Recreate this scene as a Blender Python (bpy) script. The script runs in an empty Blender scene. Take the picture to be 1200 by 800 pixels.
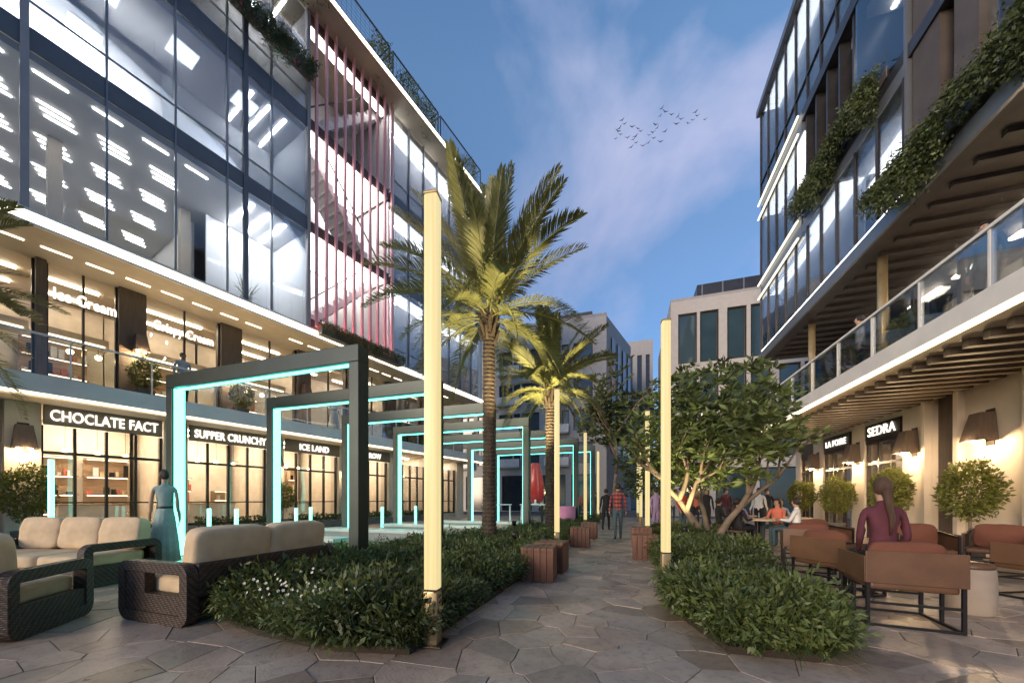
import bpy, bmesh, math, random
import numpy as np
from mathutils import Vector, Matrix, Euler
R = math.radians
rnd = random.Random(7)
S = bpy.context.scene
COL = S.collection

# ------------------------------------------------------------------ camera
cam = bpy.data.objects.new('camera', bpy.data.cameras.new('camera')); COL.objects.link(cam)
cam.location = (0, 0, 1.25); cam.rotation_euler = (R(90), 0, R(17.94))
cam.data.sensor_width = 36; cam.data.lens = 12.6; cam.data.shift_y = 0.1545
cam.data.clip_start = 0.05; cam.data.clip_end = 3000
S.camera = cam

# ------------------------------------------------------------------ sky, sun, exposure
SUN_EL, SUN_AZ = 10.0, 205.0            # low sun behind the camera
world = bpy.data.worlds.new('World'); S.world = world; world.use_nodes = True
wn = world.node_tree; wn.nodes.clear()
def wnode(t, **k):
    n = wn.nodes.new(t)
    for a, b in k.items(): setattr(n, a, b)
    return n
wl = wn.links.new
w_out = wnode('ShaderNodeOutputWorld'); w_bg = wnode('ShaderNodeBackground')
sky = wnode('ShaderNodeTexSky', sky_type='NISHITA', sun_disc=False)
sky.sun_elevation = R(SUN_EL); sky.sun_rotation = R(SUN_AZ); sky.altitude = 10
sky.air_density = 1.0; sky.dust_density = 0.3; sky.ozone_density = 4.0
w_tc = wnode('ShaderNodeTexCoord'); w_sep = wnode('ShaderNodeSeparateXYZ'); wl(w_tc.outputs['Generated'], w_sep.inputs[0])
w_map = wnode('ShaderNodeMapping'); wl(w_tc.outputs['Generated'], w_map.inputs[0])
w_map.inputs['Location'].default_value = (5.5, 0.25, 0.0); w_map.inputs['Rotation'].default_value = (0, R(35), R(12)); w_map.inputs['Scale'].default_value = (1.0, 1.0, 1.7)
w_no = wnode('ShaderNodeTexNoise'); w_no.inputs['Scale'].default_value = 2.1; w_no.inputs['Detail'].default_value = 9; w_no.inputs['Roughness'].default_value = 0.52; w_no.inputs['Distortion'].default_value = 0.35
wl(w_map.outputs[0], w_no.inputs['Vector'])
w_rmp = wnode('ShaderNodeValToRGB'); w_rmp.color_ramp.elements[0].position = 0.46; w_rmp.color_ramp.elements[1].position = 0.80
w_rmp.color_ramp.elements[0].color = (0, 0, 0, 1); w_rmp.color_ramp.elements[1].color = (0.62, 0.62, 0.62, 1)
wl(w_no.outputs[0], w_rmp.inputs[0])
w_tint = wnode('ShaderNodeMix', data_type='RGBA', blend_type='MULTIPLY'); w_tint.inputs[0].default_value = 1
wl(sky.outputs[0], w_tint.inputs[6]); w_tint.inputs[7].default_value = (1.40, 1.25, 1.16, 1)
w_cld = wnode('ShaderNodeMix', data_type='RGBA'); wl(w_rmp.outputs[0], w_cld.inputs[0]); wl(w_tint.outputs[2], w_cld.inputs[6])
w_cld.inputs[7].default_value = (3.3, 3.25, 4.2, 1)          # thin lilac cloud
w_hz = wnode('ShaderNodeValToRGB'); w_hz.color_ramp.elements[0].position = 0.05; w_hz.color_ramp.elements[0].color = (.34, .38, .46, 1)   # dusky bank low on the horizon, all round
w_hz.color_ramp.elements[1].position = 0.95; w_hz.color_ramp.elements[1].color = (.83, .86, .93, 1)
for w_p, w_c in ((.30, (.50, .50, .55)), (.56, (.82, .72, .70)), (.76, (1, .93, .88))): w_e = w_hz.color_ramp.elements.new(w_p); w_e.color = (*w_c, 1)
wl(w_sep.outputs[2], w_hz.inputs[0]); w_mh = wnode('ShaderNodeMix', data_type='RGBA', blend_type='MULTIPLY'); w_mh.inputs[0].default_value = 1
wl(w_cld.outputs[2], w_mh.inputs[6]); wl(w_hz.outputs[0], w_mh.inputs[7]); wl(w_mh.outputs[2], w_bg.inputs[0]); w_bg.inputs[1].default_value = 0.14
wl(w_bg.outputs[0], w_out.inputs[0])
sun = bpy.data.objects.new('sun', bpy.data.lights.new('sun', 'SUN')); COL.objects.link(sun)
sun.data.energy = 1.4; sun.data.angle = R(25); sun.data.color = (1, 0.78, 0.58)
_sd = Vector((math.sin(R(SUN_AZ)) * math.cos(R(SUN_EL)), math.cos(R(SUN_AZ)) * math.cos(R(SUN_EL)), math.sin(R(SUN_EL))))
sun.rotation_euler = _sd.to_track_quat('Z', 'Y').to_euler()
S.view_settings.view_transform = 'Standard'; S.view_settings.look = 'None'
S.view_settings.exposure = 1.2; S.view_settings.gamma = 1.0
S.render.engine = 'CYCLES'
S.cycles.use_denoising = True
S.cycles.max_bounces = 7; S.cycles.diffuse_bounces = 3; S.cycles.glossy_bounces = 3
S.cycles.transparent_max_bounces = 24; S.cycles.transmission_bounces = 4
S.cycles.caustics_reflective = False; S.cycles.caustics_refractive = False
S.cycles.sample_clamp_indirect = 6.0

# ------------------------------------------------------------------ materials
def mat(name, c, rough=.6, metal=0, var=.18, scale=3.0, bump=0, bscale=40, spec=.5, emit=0, ecol=None, stretch=(1, 1, 1), tone=False, coat=0, trans=0):
    m = bpy.data.materials.new(name); m.use_nodes = True
    n = m.node_tree; b = n.nodes['Principled BSDF']; L = n.links.new
    b.inputs['Roughness'].default_value = rough; b.inputs['Metallic'].default_value = metal
    b.inputs['Specular IOR Level'].default_value = spec; b.inputs['Coat Weight'].default_value = coat
    tc = n.nodes.new('ShaderNodeTexCoord'); mp = n.nodes.new('ShaderNodeMapping'); mp.inputs['Scale'].default_value = stretch
    L(tc.outputs['Object'], mp.inputs[0])
    no = n.nodes.new('ShaderNodeTexNoise'); no.inputs['Scale'].default_value = scale; no.inputs['Detail'].default_value = 5
    L(mp.outputs[0], no.inputs['Vector'])
    mx = n.nodes.new('ShaderNodeMix'); mx.data_type = 'RGBA'; mx.clamp_factor = True
    rm = n.nodes.new('ShaderNodeMapRange'); rm.inputs[1].default_value = .3; rm.inputs[2].default_value = .7
    L(no.outputs[0], rm.inputs[0]); L(rm.outputs[0], mx.inputs[0])
    mx.inputs[6].default_value = (*[max(0, x * (1 - var)) for x in c], 1); mx.inputs[7].default_value = (*[x * (1 + var) for x in c], 1)
    outc = mx.outputs[2]
    if tone:
        at = n.nodes.new('ShaderNodeAttribute'); at.attribute_name = 'tone'
        m2 = n.nodes.new('ShaderNodeMix'); m2.data_type = 'RGBA'; m2.blend_type = 'MULTIPLY'; m2.inputs[0].default_value = 1
        L(outc, m2.inputs[6]); L(at.outputs['Color'], m2.inputs[7]); outc = m2.outputs[2]
    L(outc, b.inputs['Base Color'])
    if bump:
        n2 = n.nodes.new('ShaderNodeTexNoise'); n2.inputs['Scale'].default_value = bscale; n2.inputs['Detail'].default_value = 4
        L(mp.outputs[0], n2.inputs['Vector'])
        bp = n.nodes.new('ShaderNodeBump'); bp.inputs['Strength'].default_value = bump; bp.inputs['Distance'].default_value = .01
        L(n2.outputs[0], bp.inputs['Height']); L(bp.outputs[0], b.inputs['Normal'])
    if emit:
        b.inputs['Emission Color'].default_value = (*(ecol or c), 1); b.inputs['Emission Strength'].default_value = emit
    if trans:   # leaves let some light through
        tr = n.nodes.new('ShaderNodeBsdfTranslucent'); L(outc, tr.inputs[0]); ms = n.nodes.new('ShaderNodeMixShader')
        ms.inputs[0].default_value = trans; L(b.outputs[0], ms.inputs[1]); L(tr.outputs[0], ms.inputs[2])
        L(ms.outputs[0], n.nodes['Material Output'].inputs[0])
    return m
def glass(name, tint=(.93, .96, 1), refl=1.0, haze=0.0):
    m = bpy.data.materials.new(name); m.use_nodes = True; n = m.node_tree; n.nodes.clear(); L = n.links.new
    o = n.nodes.new('ShaderNodeOutputMaterial'); t = n.nodes.new('ShaderNodeBsdfTransparent'); t.inputs[0].default_value = (*tint, 1)
    g = n.nodes.new('ShaderNodeBsdfGlossy'); g.inputs['Roughness'].default_value = 0.01; g.inputs[0].default_value = (1, 1, 1, 1)
    fr = n.nodes.new('ShaderNodeFresnel'); fr.inputs[0].default_value = 1.5
    mu = n.nodes.new('ShaderNodeMath'); mu.operation = 'MULTIPLY'; mu.inputs[1].default_value = refl; mu.use_clamp = True
    tcg = n.nodes.new('ShaderNodeTexCoord'); ng = n.nodes.new('ShaderNodeTexNoise'); ng.inputs['Scale'].default_value = .9; ng.inputs['Detail'].default_value = 1; L(tcg.outputs['Object'], ng.inputs['Vector'])
    bg_ = n.nodes.new('ShaderNodeBump'); bg_.inputs['Strength'].default_value = .35; bg_.inputs['Distance'].default_value = .012; L(ng.outputs[0], bg_.inputs['Height']); L(bg_.outputs[0], g.inputs['Normal'])
    L(fr.outputs[0], mu.inputs[0]); x = n.nodes.new('ShaderNodeMixShader'); L(mu.outputs[0], x.inputs[0]); L(t.outputs[0], x.inputs[1]); L(g.outputs[0], x.inputs[2])
    L(x.outputs[0], o.inputs[0]); return m
def emis(name, c, s):
    m = bpy.data.materials.new(name); m.use_nodes = True; n = m.node_tree; b = n.nodes['Principled BSDF']
    b.inputs['Base Color'].default_value = (.6, .6, .6, 1); b.inputs['Roughness'].default_value = .4
    b.inputs['Emission Color'].default_value = (*c, 1); b.inputs['Emission Strength'].default_value = s; return m

def poleglow():
    m = emis('pole_glow', (1, .8, .42), .38); n = m.node_tree; b = n.nodes['Principled BSDF']; L = n.links.new; tc = n.nodes.new('ShaderNodeTexCoord'); mp = n.nodes.new('ShaderNodeMapping'); mp.inputs['Scale'].default_value = (30, 30, .5); L(tc.outputs['Object'], mp.inputs[0])
    no = n.nodes.new('ShaderNodeTexNoise'); no.inputs['Scale'].default_value = 1.0; L(mp.outputs[0], no.inputs['Vector']); rp = n.nodes.new('ShaderNodeValToRGB'); L(no.outputs[0], rp.inputs[0]); rp.color_ramp.elements[0].position = .3; rp.color_ramp.elements[1].position = .75
    rp.color_ramp.elements[0].color = (.85, .66, .27, 1); rp.color_ramp.elements[1].color = (1, .86, .44, 1); L(rp.outputs[0], b.inputs['Emission Color']); b.inputs['Base Color'].default_value = (.2, .15, .08, 1); return m

# ------------------------------------------------------------------ mesh helpers
def link(o, parent=None):
    COL.objects.link(o)
    if parent is not None: o.parent = parent
    return o
def tag(o, label=None, cat=None, group=None, kind=None):
    if label: o['label'] = label
    if cat: o['category'] = cat
    if group: o['group'] = group
    if kind: o['kind'] = kind
    return o
def empty(name, loc, rz=0, label=None, cat=None, group=None):
    o = bpy.data.objects.new(name, None); o.empty_display_size = .2; o.location = loc; o.rotation_euler = (0, 0, rz); link(o)
    return tag(o, label, cat, group)
class MB:
    def __init__(s): s.v = []; s.f = []; s.m = []
    def add(s, vs, fs, mi=0):
        o = len(s.v); s.v += [tuple(v) for v in vs]; s.f += [tuple(i + o for i in f) for f in fs]; s.m += [mi] * len(fs); return s
    def box(s, x0, x1, y0, y1, z0, z1, mi=0):
        return s.add([(x0, y0, z0), (x1, y0, z0), (x1, y1, z0), (x0, y1, z0), (x0, y0, z1), (x1, y0, z1), (x1, y1, z1), (x0, y1, z1)],
                     [(0, 3, 2, 1), (4, 5, 6, 7), (0, 1, 5, 4), (1, 2, 6, 5), (2, 3, 7, 6), (3, 0, 4, 7)], mi)
    def obox(s, c, size, eul=(0, 0, 0), mi=0):
        M = Euler(eul).to_matrix(); hx, hy, hz = [q / 2 for q in size]; c = Vector(c)
        vs = [c + M @ Vector(p) for p in ((-hx, -hy, -hz), (hx, -hy, -hz), (hx, hy, -hz), (-hx, hy, -hz), (-hx, -hy, hz), (hx, -hy, hz), (hx, hy, hz), (-hx, hy, hz))]
        return s.add(vs, [(0, 3, 2, 1), (4, 5, 6, 7), (0, 1, 5, 4), (1, 2, 6, 5), (2, 3, 7, 6), (3, 0, 4, 7)], mi)
    def bar(s, a, b, w, h=None, mi=0):
        a, b = Vector(a), Vector(b); d = b - a; h = h or w
        q = d.to_track_quat('Y', 'Z').to_matrix(); c = (a + b) / 2; L = d.length / 2
        vs = [c + q @ Vector(p) for p in ((-w/2, -L, -h/2), (w/2, -L, -h/2), (w/2, L, -h/2), (-w/2, L, -h/2), (-w/2, -L, h/2), (w/2, -L, h/2), (w/2, L, h/2), (-w/2, L, h/2))]
        return s.add(vs, [(0, 3, 2, 1), (4, 5, 6, 7), (0, 1, 5, 4), (1, 2, 6, 5), (2, 3, 7, 6), (3, 0, 4, 7)], mi)
    def prism(s, poly, z0, z1, mi=0):
        n = len(poly); vs = [(x, y, z0) for x, y in poly] + [(x, y, z1) for x, y in poly]
        return s.add(vs, [tuple(range(n - 1, -1, -1)), tuple(range(n, 2 * n))] + [(i, (i + 1) % n, n + (i + 1) % n, n + i) for i in range(n)], mi)
    def tube(s, pts, r, n=8, mi=0, cap=True):
        pts = [Vector(p) for p in pts]; k = len(pts); rs = r if isinstance(r, (list, tuple)) else [r] * k; vs = []
        up = Vector((0, 0, 1)); prev = None
        for i, p in enumerate(pts):
            d = (pts[min(i + 1, k - 1)] - pts[max(i - 1, 0)]).normalized()
            if prev is None:
                a = d.cross(up)
                if a.length < .05: a = d.cross(Vector((1, 0, 0)))
            else: a = prev - d * prev.dot(d)
            a.normalize(); prev = a; b = d.cross(a)
            vs += [p + (a * math.cos(2 * math.pi * j / n) + b * math.sin(2 * math.pi * j / n)) * rs[i] for j in range(n)]
        fs = [(i * n + j, i * n + (j + 1) % n, (i + 1) * n + (j + 1) % n, (i + 1) * n + j) for i in range(k - 1) for j in range(n)]
        if cap: fs += [tuple(range(n - 1, -1, -1)), tuple((k - 1) * n + j for j in range(n))]
        return s.add(vs, fs, mi)
    def lathe(s, prof, n=16, c=(0, 0, 0), mi=0, wob=None):
        vs = []
        for i, (r, z) in enumerate(prof):
            for j in range(n):
                a = 2 * math.pi * j / n; q = r * (wob(a, i) if wob else 1); vs.append((c[0] + q * math.cos(a), c[1] + q * math.sin(a), c[2] + z))
        k = len(prof); fs = [(i * n + j, i * n + (j + 1) % n, (i + 1) * n + (j + 1) % n, (i + 1) * n + j) for i in range(k - 1) for j in range(n)]
        fs += [tuple(range(n - 1, -1, -1)), tuple((k - 1) * n + j for j in range(n))]
        return s.add(vs, fs, mi)
    def ball(s, c, r, n=10, mi=0):
        rr = r if isinstance(r, (tuple, list)) else (r, r, r); m = max(4, n // 2 + 1); vs = [(c[0], c[1], c[2] - rr[2])]
        for i in range(1, m):
            t = math.pi * i / m
            vs += [(c[0] + rr[0] * math.sin(t) * math.cos(2 * math.pi * j / n), c[1] + rr[1] * math.sin(t) * math.sin(2 * math.pi * j / n), c[2] - rr[2] * math.cos(t)) for j in range(n)]
        vs.append((c[0], c[1], c[2] + rr[2])); fs = []
        for j in range(n):
            fs.append((0, 1 + (j + 1) % n, 1 + j)); fs.append((len(vs) - 1, 1 + (m - 2) * n + j, 1 + (m - 2) * n + (j + 1) % n))
        for i in range(m - 2):
            for j in range(n): fs.append((1 + i * n + j, 1 + i * n + (j + 1) % n, 1 + (i + 1) * n + (j + 1) % n, 1 + (i + 1) * n + j))
        return s.add(vs, fs, mi)
    def ring(s, w, h, rad, t, y0, y1, seg=5, mi=0):
        """rounded rectangular band in the XZ plane (0..w, 0..h), band thickness t, from y0 to y1"""
        def rr(x0, x1, z0, z1, r):
            P = []
            for cxx, czz, a0 in ((x1 - r, z1 - r, 0), (x0 + r, z1 - r, 90), (x0 + r, z0 + r, 180), (x1 - r, z0 + r, 270)):
                for q in range(seg + 1):
                    a = R(a0 + 90 * q / seg); P.append((cxx + r * math.cos(a), czz + r * math.sin(a)))
            return P
        O = rr(0, w, 0, h, rad); I = rr(t, w - t, t, h - t, max(.01, rad - t)); n = len(O)
        vs = [(x, y0, z) for x, z in O] + [(x, y0, z) for x, z in I] + [(x, y1, z) for x, z in O] + [(x, y1, z) for x, z in I]; fs = []
        for i in range(n):
            j = (i + 1) % n
            fs += [(i, j, n + j, n + i), (2*n + i, 3*n + i, 3*n + j, 2*n + j), (i, 2*n + i, 2*n + j, j), (n + i, n + j, 3*n + j, 3*n + i)]
        return s.add(vs, fs, mi)
    def build(s, name, mats, parent=None, smooth=False, bevel=0, bseg=2):
        me = bpy.data.meshes.new(name); me.from_pydata(s.v, [], s.f)
        mats = mats if isinstance(mats, (list, tuple)) else [mats]
        for m in mats: me.materials.append(m)
        if len(mats) > 1: me.polygons.foreach_set('material_index', s.m)
        if bevel:
            bm = bmesh.new(); bm.from_mesh(me)
            es = [e for e in bm.edges if len(e.link_faces) == 2 and e.calc_face_angle(0) > R(30)]
            bmesh.ops.bevel(bm, geom=es, offset=bevel, segments=bseg, profile=.6, affect='EDGES', clamp_overlap=True)
            bm.to_mesh(me); bm.free()
        if smooth:
            me.polygons.foreach_set('use_smooth', [True] * len(me.polygons))
            if bevel: me.set_sharp_from_angle(angle=R(50))
        me.update()
        return link(bpy.data.objects.new(name, me), parent)
def part(name, m, parent, x0, x1, y0, y1, z0, z1, bevel=0):
    return MB().box(x0, x1, y0, y1, z0, z1).build(name, m, parent, bevel=bevel)
def copy_tree(o, parent=None):
    c = o.copy(); COL.objects.link(c); c.parent = parent
    for ch in o.children: copy_tree(ch, c)
    return c
def clone(src, name, parent, loc, rot=None, scale=None):
    o = bpy.data.objects.new(name, src.data); link(o, parent); o.location = loc
    if rot is not None: o.rotation_euler = rot
    if scale is not None: o.scale = scale
    return o
def text(name, body, size, m, parent, loc, rot, ext=.02, bold=.012, align='CENTER', fit=None):
    cu = bpy.data.curves.new(name, 'FONT'); cu.body = body; cu.size = size; cu.extrude = ext; cu.offset = bold; cu.align_x = align; cu.space_character = 1.05
    cu.resolution_u = 4; t = bpy.data.objects.new(name + '_tmp', cu); COL.objects.link(t)
    dg = bpy.context.evaluated_depsgraph_get(); me = bpy.data.meshes.new_from_object(t.evaluated_get(dg)); bpy.data.objects.remove(t)
    me.materials.clear(); me.materials.append(m)
    if fit: xs = [v.co.x for v in me.vertices]; me.transform(Matrix.Diagonal((fit / (max(xs) - min(xs)), 1, 1, 1)))
    o = bpy.data.objects.new(name, me); link(o, parent); o.location = loc; o.rotation_euler = rot; return o
def np_mesh(name, V, F, m, parent=None, tone=None, smooth=False):
    me = bpy.data.meshes.new(name); V = np.ascontiguousarray(V, dtype=np.float32); F = np.ascontiguousarray(F, dtype=np.int32)
    me.vertices.add(len(V)); me.vertices.foreach_set('co', V.ravel()); me.loops.add(F.size); me.loops.foreach_set('vertex_index', F.ravel())
    me.polygons.add(len(F)); me.polygons.foreach_set('loop_start', np.arange(0, F.size, F.shape[1], dtype=np.int32))
    if tone is not None:
        a = me.attributes.new('tone', 'FLOAT_COLOR', 'POINT'); t = np.asarray(tone, dtype=np.float32)
        c = np.ones((len(V), 4), dtype=np.float32); c[:, :3] = t if t.ndim == 2 else t[:, None]; a.data.foreach_set('color', c.ravel())
    for q in (m if isinstance(m, (list, tuple)) else [m]): me.materials.append(q)
    me.update(calc_edges=True); me.validate()
    if smooth: me.polygons.foreach_set('use_smooth', [True] * len(me.polygons))
    return link(bpy.data.objects.new(name, me), parent)
def blades(n, length, width, arch, spread, seed, seg=3, upmin=.5):
    """a tuft of n arching quad-strip leaves"""
    r = random.Random(seed); V = []; F = []
    for i in range(n):
        a = r.uniform(0, 2 * math.pi); L = length * r.uniform(.65, 1.15); up = r.uniform(upmin, 1.0); w = width * r.uniform(.7, 1.2)
        hx, hy = math.cos(a), math.sin(a); b = len(V); x0 = r.uniform(0, .25) * spread
        for k in range(seg + 1):
            t = k / seg; rad = x0 + spread * t * (1.2 - up * .5); z = L * (t * up - arch * t * t * (1.15 - up)); ww = w * (1 - t) ** .6 * (0.35 + 1.3 * t if t < .5 else 1) if t < 1 else .0015
            cxx, cyy = hx * rad, hy * rad
            V += [(cxx - hy * ww, cyy + hx * ww, z), (cxx + hy * ww, cyy - hx * ww, z)]
        F += [(b + 2*k, b + 2*k + 1, b + 2*k + 3, b + 2*k + 2) for k in range(seg)]
    return np.array(V), np.array(F)
def leafball(n, rad, size, seed, flat=1.0, hollow=.35, asp=.45, lump=0):
    """n small pointed leaves filling a ball"""
    r = np.random.RandomState(seed); d = r.normal(size=(n, 3)); d /= np.linalg.norm(d, axis=1)[:, None]
    q = rad * (hollow + (1 - hollow) * r.rand(n) ** .6)
    if lump:
        from mathutils import noise as nz_
        q = q * np.array([1 + lump * nz_.noise(Vector(v) * 2.6 + Vector((seed, 0, 0))) for v in d])
    P = d * q[:, None]; P[:, 2] *= flat
    return leaves_at(P, d, size, r, asp)
def leaves_at(P, D, size, r, asp=.45, droop=0.0):
    n = len(P); o = r.normal(size=(n, 3)) * .7 + D; o[:, 2] -= droop; o /= np.linalg.norm(o, axis=1)[:, None]
    s = np.cross(o, r.normal(size=(n, 3))); s /= np.linalg.norm(s, axis=1)[:, None]; L = (size * (.6 + .8 * r.rand(n)))[:, None]
    nn = np.cross(o, s)
    A = P; B = P + o * L * .45 + s * L * asp * .5; C = P + o * L - nn * L * .15; E = P + o * L * .45 - s * L * asp * .5
    V = np.stack([A, B, C, E], 1).reshape(-1, 3); return V, np.arange(4 * n).reshape(-1, 4)
def scatter(name, tmpl, pts, m, parent=None, tones=None):
    """pts: rows x,y,z,scale,rot,which"""
    Vs = []; Fs = []; Ts = []; off = 0; pts = np.asarray(pts, dtype=float)
    for ti, (V, F) in enumerate(tmpl):
        p = pts[pts[:, 5].astype(int) == ti]
        if not len(p): continue
        tn = (tones[pts[:, 5].astype(int) == ti])
        ca, sa = np.cos(p[:, 4]), np.sin(p[:, 4]); sc = p[:, 3]
        X = (V[None, :, 0] * ca[:, None] - V[None, :, 1] * sa[:, None]) * sc[:, None] + p[:, 0:1]
        Y = (V[None, :, 0] * sa[:, None] + V[None, :, 1] * ca[:, None]) * sc[:, None] + p[:, 1:2]
        Z = V[None, :, 2] * sc[:, None] + p[:, 2:3]
        Vs.append(np.stack([X, Y, Z], 2).reshape(-1, 3)); k = len(p); n = len(V)
        Fs.append((F[None] + (np.arange(k) * n)[:, None, None]).reshape(-1, F.shape[1]) + off); off += k * n
        Ts.append(np.repeat(tn, n, axis=0))
    return np_mesh(name, np.concatenate(Vs), np.concatenate(Fs), m, parent, np.concatenate(Ts))
def inpoly(x, y, P):
    c = False; n = len(P)
    for i in range(n):
        x1, y1 = P[i]; x2, y2 = P[(i + 1) % n]
        if (y1 > y) != (y2 > y) and x < (x2 - x1) * (y - y1) / (y2 - y1) + x1: c = not c
    return c

def wicker_mat():
    m = mat('dark_wicker', (.042, .025, .017), .55, var=.35, scale=14); n = m.node_tree; b = n.nodes['Principled BSDF']; L = n.links.new; tc = n.nodes.new('ShaderNodeTexCoord'); prev = b.inputs['Base Color'].links[0].from_socket; h = None
    for ax, sc in (('Z', 17.0), ('DIAGONAL', 9.0)):
        w = n.nodes.new('ShaderNodeTexWave'); w.bands_direction = ax; w.inputs['Scale'].default_value = sc; w.inputs['Distortion'].default_value = 1.2; w.inputs['Detail'].default_value = 2; w.inputs['Detail Scale'].default_value = 3; L(tc.outputs['Object'], w.inputs[0])
        if h is None: h = w.outputs[1]
        else: a = n.nodes.new('ShaderNodeMath'); a.operation = 'MULTIPLY'; L(h, a.inputs[0]); L(w.outputs[1], a.inputs[1]); h = a.outputs[0]
    x = n.nodes.new('ShaderNodeMix'); x.data_type = 'RGBA'; x.blend_type = 'MULTIPLY'; x.inputs[0].default_value = .8; L(prev, x.inputs[6]); r = n.nodes.new('ShaderNodeValToRGB'); r.color_ramp.elements[0].color = (.35, .35, .35, 1); r.color_ramp.elements[1].color = (2.2, 2.0, 1.8, 1); L(h, r.inputs[0]); L(r.outputs[0], x.inputs[7]); L(x.outputs[2], b.inputs['Base Color'])
    bp = n.nodes.new('ShaderNodeBump'); bp.inputs['Strength'].default_value = .8; bp.inputs['Distance'].default_value = .006; L(h, bp.inputs['Height']); L(bp.outputs[0], b.inputs['Normal']); return m
def paver_mat():
    m = mat('paver_stone', (.43, .335, .25), .36, var=.26, scale=1.6, bump=.35, bscale=45, tone=True); n = m.node_tree; b = n.nodes['Principled BSDF']; L = n.links.new; tc = n.nodes.new('ShaderNodeTexCoord')
    no = n.nodes.new('ShaderNodeTexNoise'); no.inputs['Scale'].default_value = 1.1; no.inputs['Detail'].default_value = 6; L(tc.outputs['Object'], no.inputs['Vector']); mr = n.nodes.new('ShaderNodeMapRange'); mr.inputs[1].default_value = .35; mr.inputs[2].default_value = .65; mr.inputs[3].default_value = .26; mr.inputs[4].default_value = .55; L(no.outputs[0], mr.inputs[0]); L(mr.outputs[0], b.inputs['Roughness'])
    prev = b.inputs['Base Color'].links[0].from_socket; n2 = n.nodes.new('ShaderNodeTexNoise'); n2.inputs['Scale'].default_value = 14; n2.inputs['Detail'].default_value = 8; n2.inputs['Roughness'].default_value = .7; L(tc.outputs['Object'], n2.inputs['Vector']); rp = n.nodes.new('ShaderNodeValToRGB'); rp.color_ramp.elements[0].position = .36; rp.color_ramp.elements[1].position = .5; rp.color_ramp.elements[0].color = (.62, .6, .58, 1); L(n2.outputs[0], rp.inputs[0])
    x = n.nodes.new('ShaderNodeMix'); x.data_type = 'RGBA'; x.blend_type = 'MULTIPLY'; x.inputs[0].default_value = .75; L(prev, x.inputs[6]); L(rp.outputs[0], x.inputs[7]); L(x.outputs[2], b.inputs['Base Color']); return m
def puff(w, d, h, bulge=.03, seed=0, n=9, pinch=0.0):
    """a stuffed cushion: rounded box, sides swelling, slightly creased; centred in x,y, base at z=0"""
    bm = bmesh.new(); bmesh.ops.create_cube(bm, size=2); bmesh.ops.subdivide_edges(bm, edges=bm.edges[:], cuts=n, use_grid_fill=True)
    from mathutils import noise as nz_
    for v in bm.verts:
        p = v.co.copy(); q = Vector([math.copysign(abs(c) ** .8, c) for c in p]); m_ = max(abs(c) for c in p)
        L = (abs(p.x) ** 8 + abs(p.y) ** 8 + abs(p.z) ** 8) ** .125; p = p / L
        a, b, c = p.x, p.y, p.z; s = Vector((w / 2, d / 2, h / 2)); e = (1 - a * a) * (1 - c * c)
        y = b * (d / 2 * (1 - pinch * (1 - e)) + bulge * max(0, e)); x = a * (w / 2 + bulge * .3 * (1 - c * c)); z = c * (h / 2 + bulge * .3 * (1 - a * a))
        k = nz_.noise(Vector((x * 7 + seed, y * 7, z * 7))) * .007; v.co = (x + k, y + k * 1.5, z + h / 2 + k)
    mb = MB(); mb.v = [tuple(v.co) for v in bm.verts]; mb.f = [tuple(v.index for v in f.verts) for f in bm.faces]; mb.m = [0] * len(mb.f); bm.free(); return mb
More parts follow.
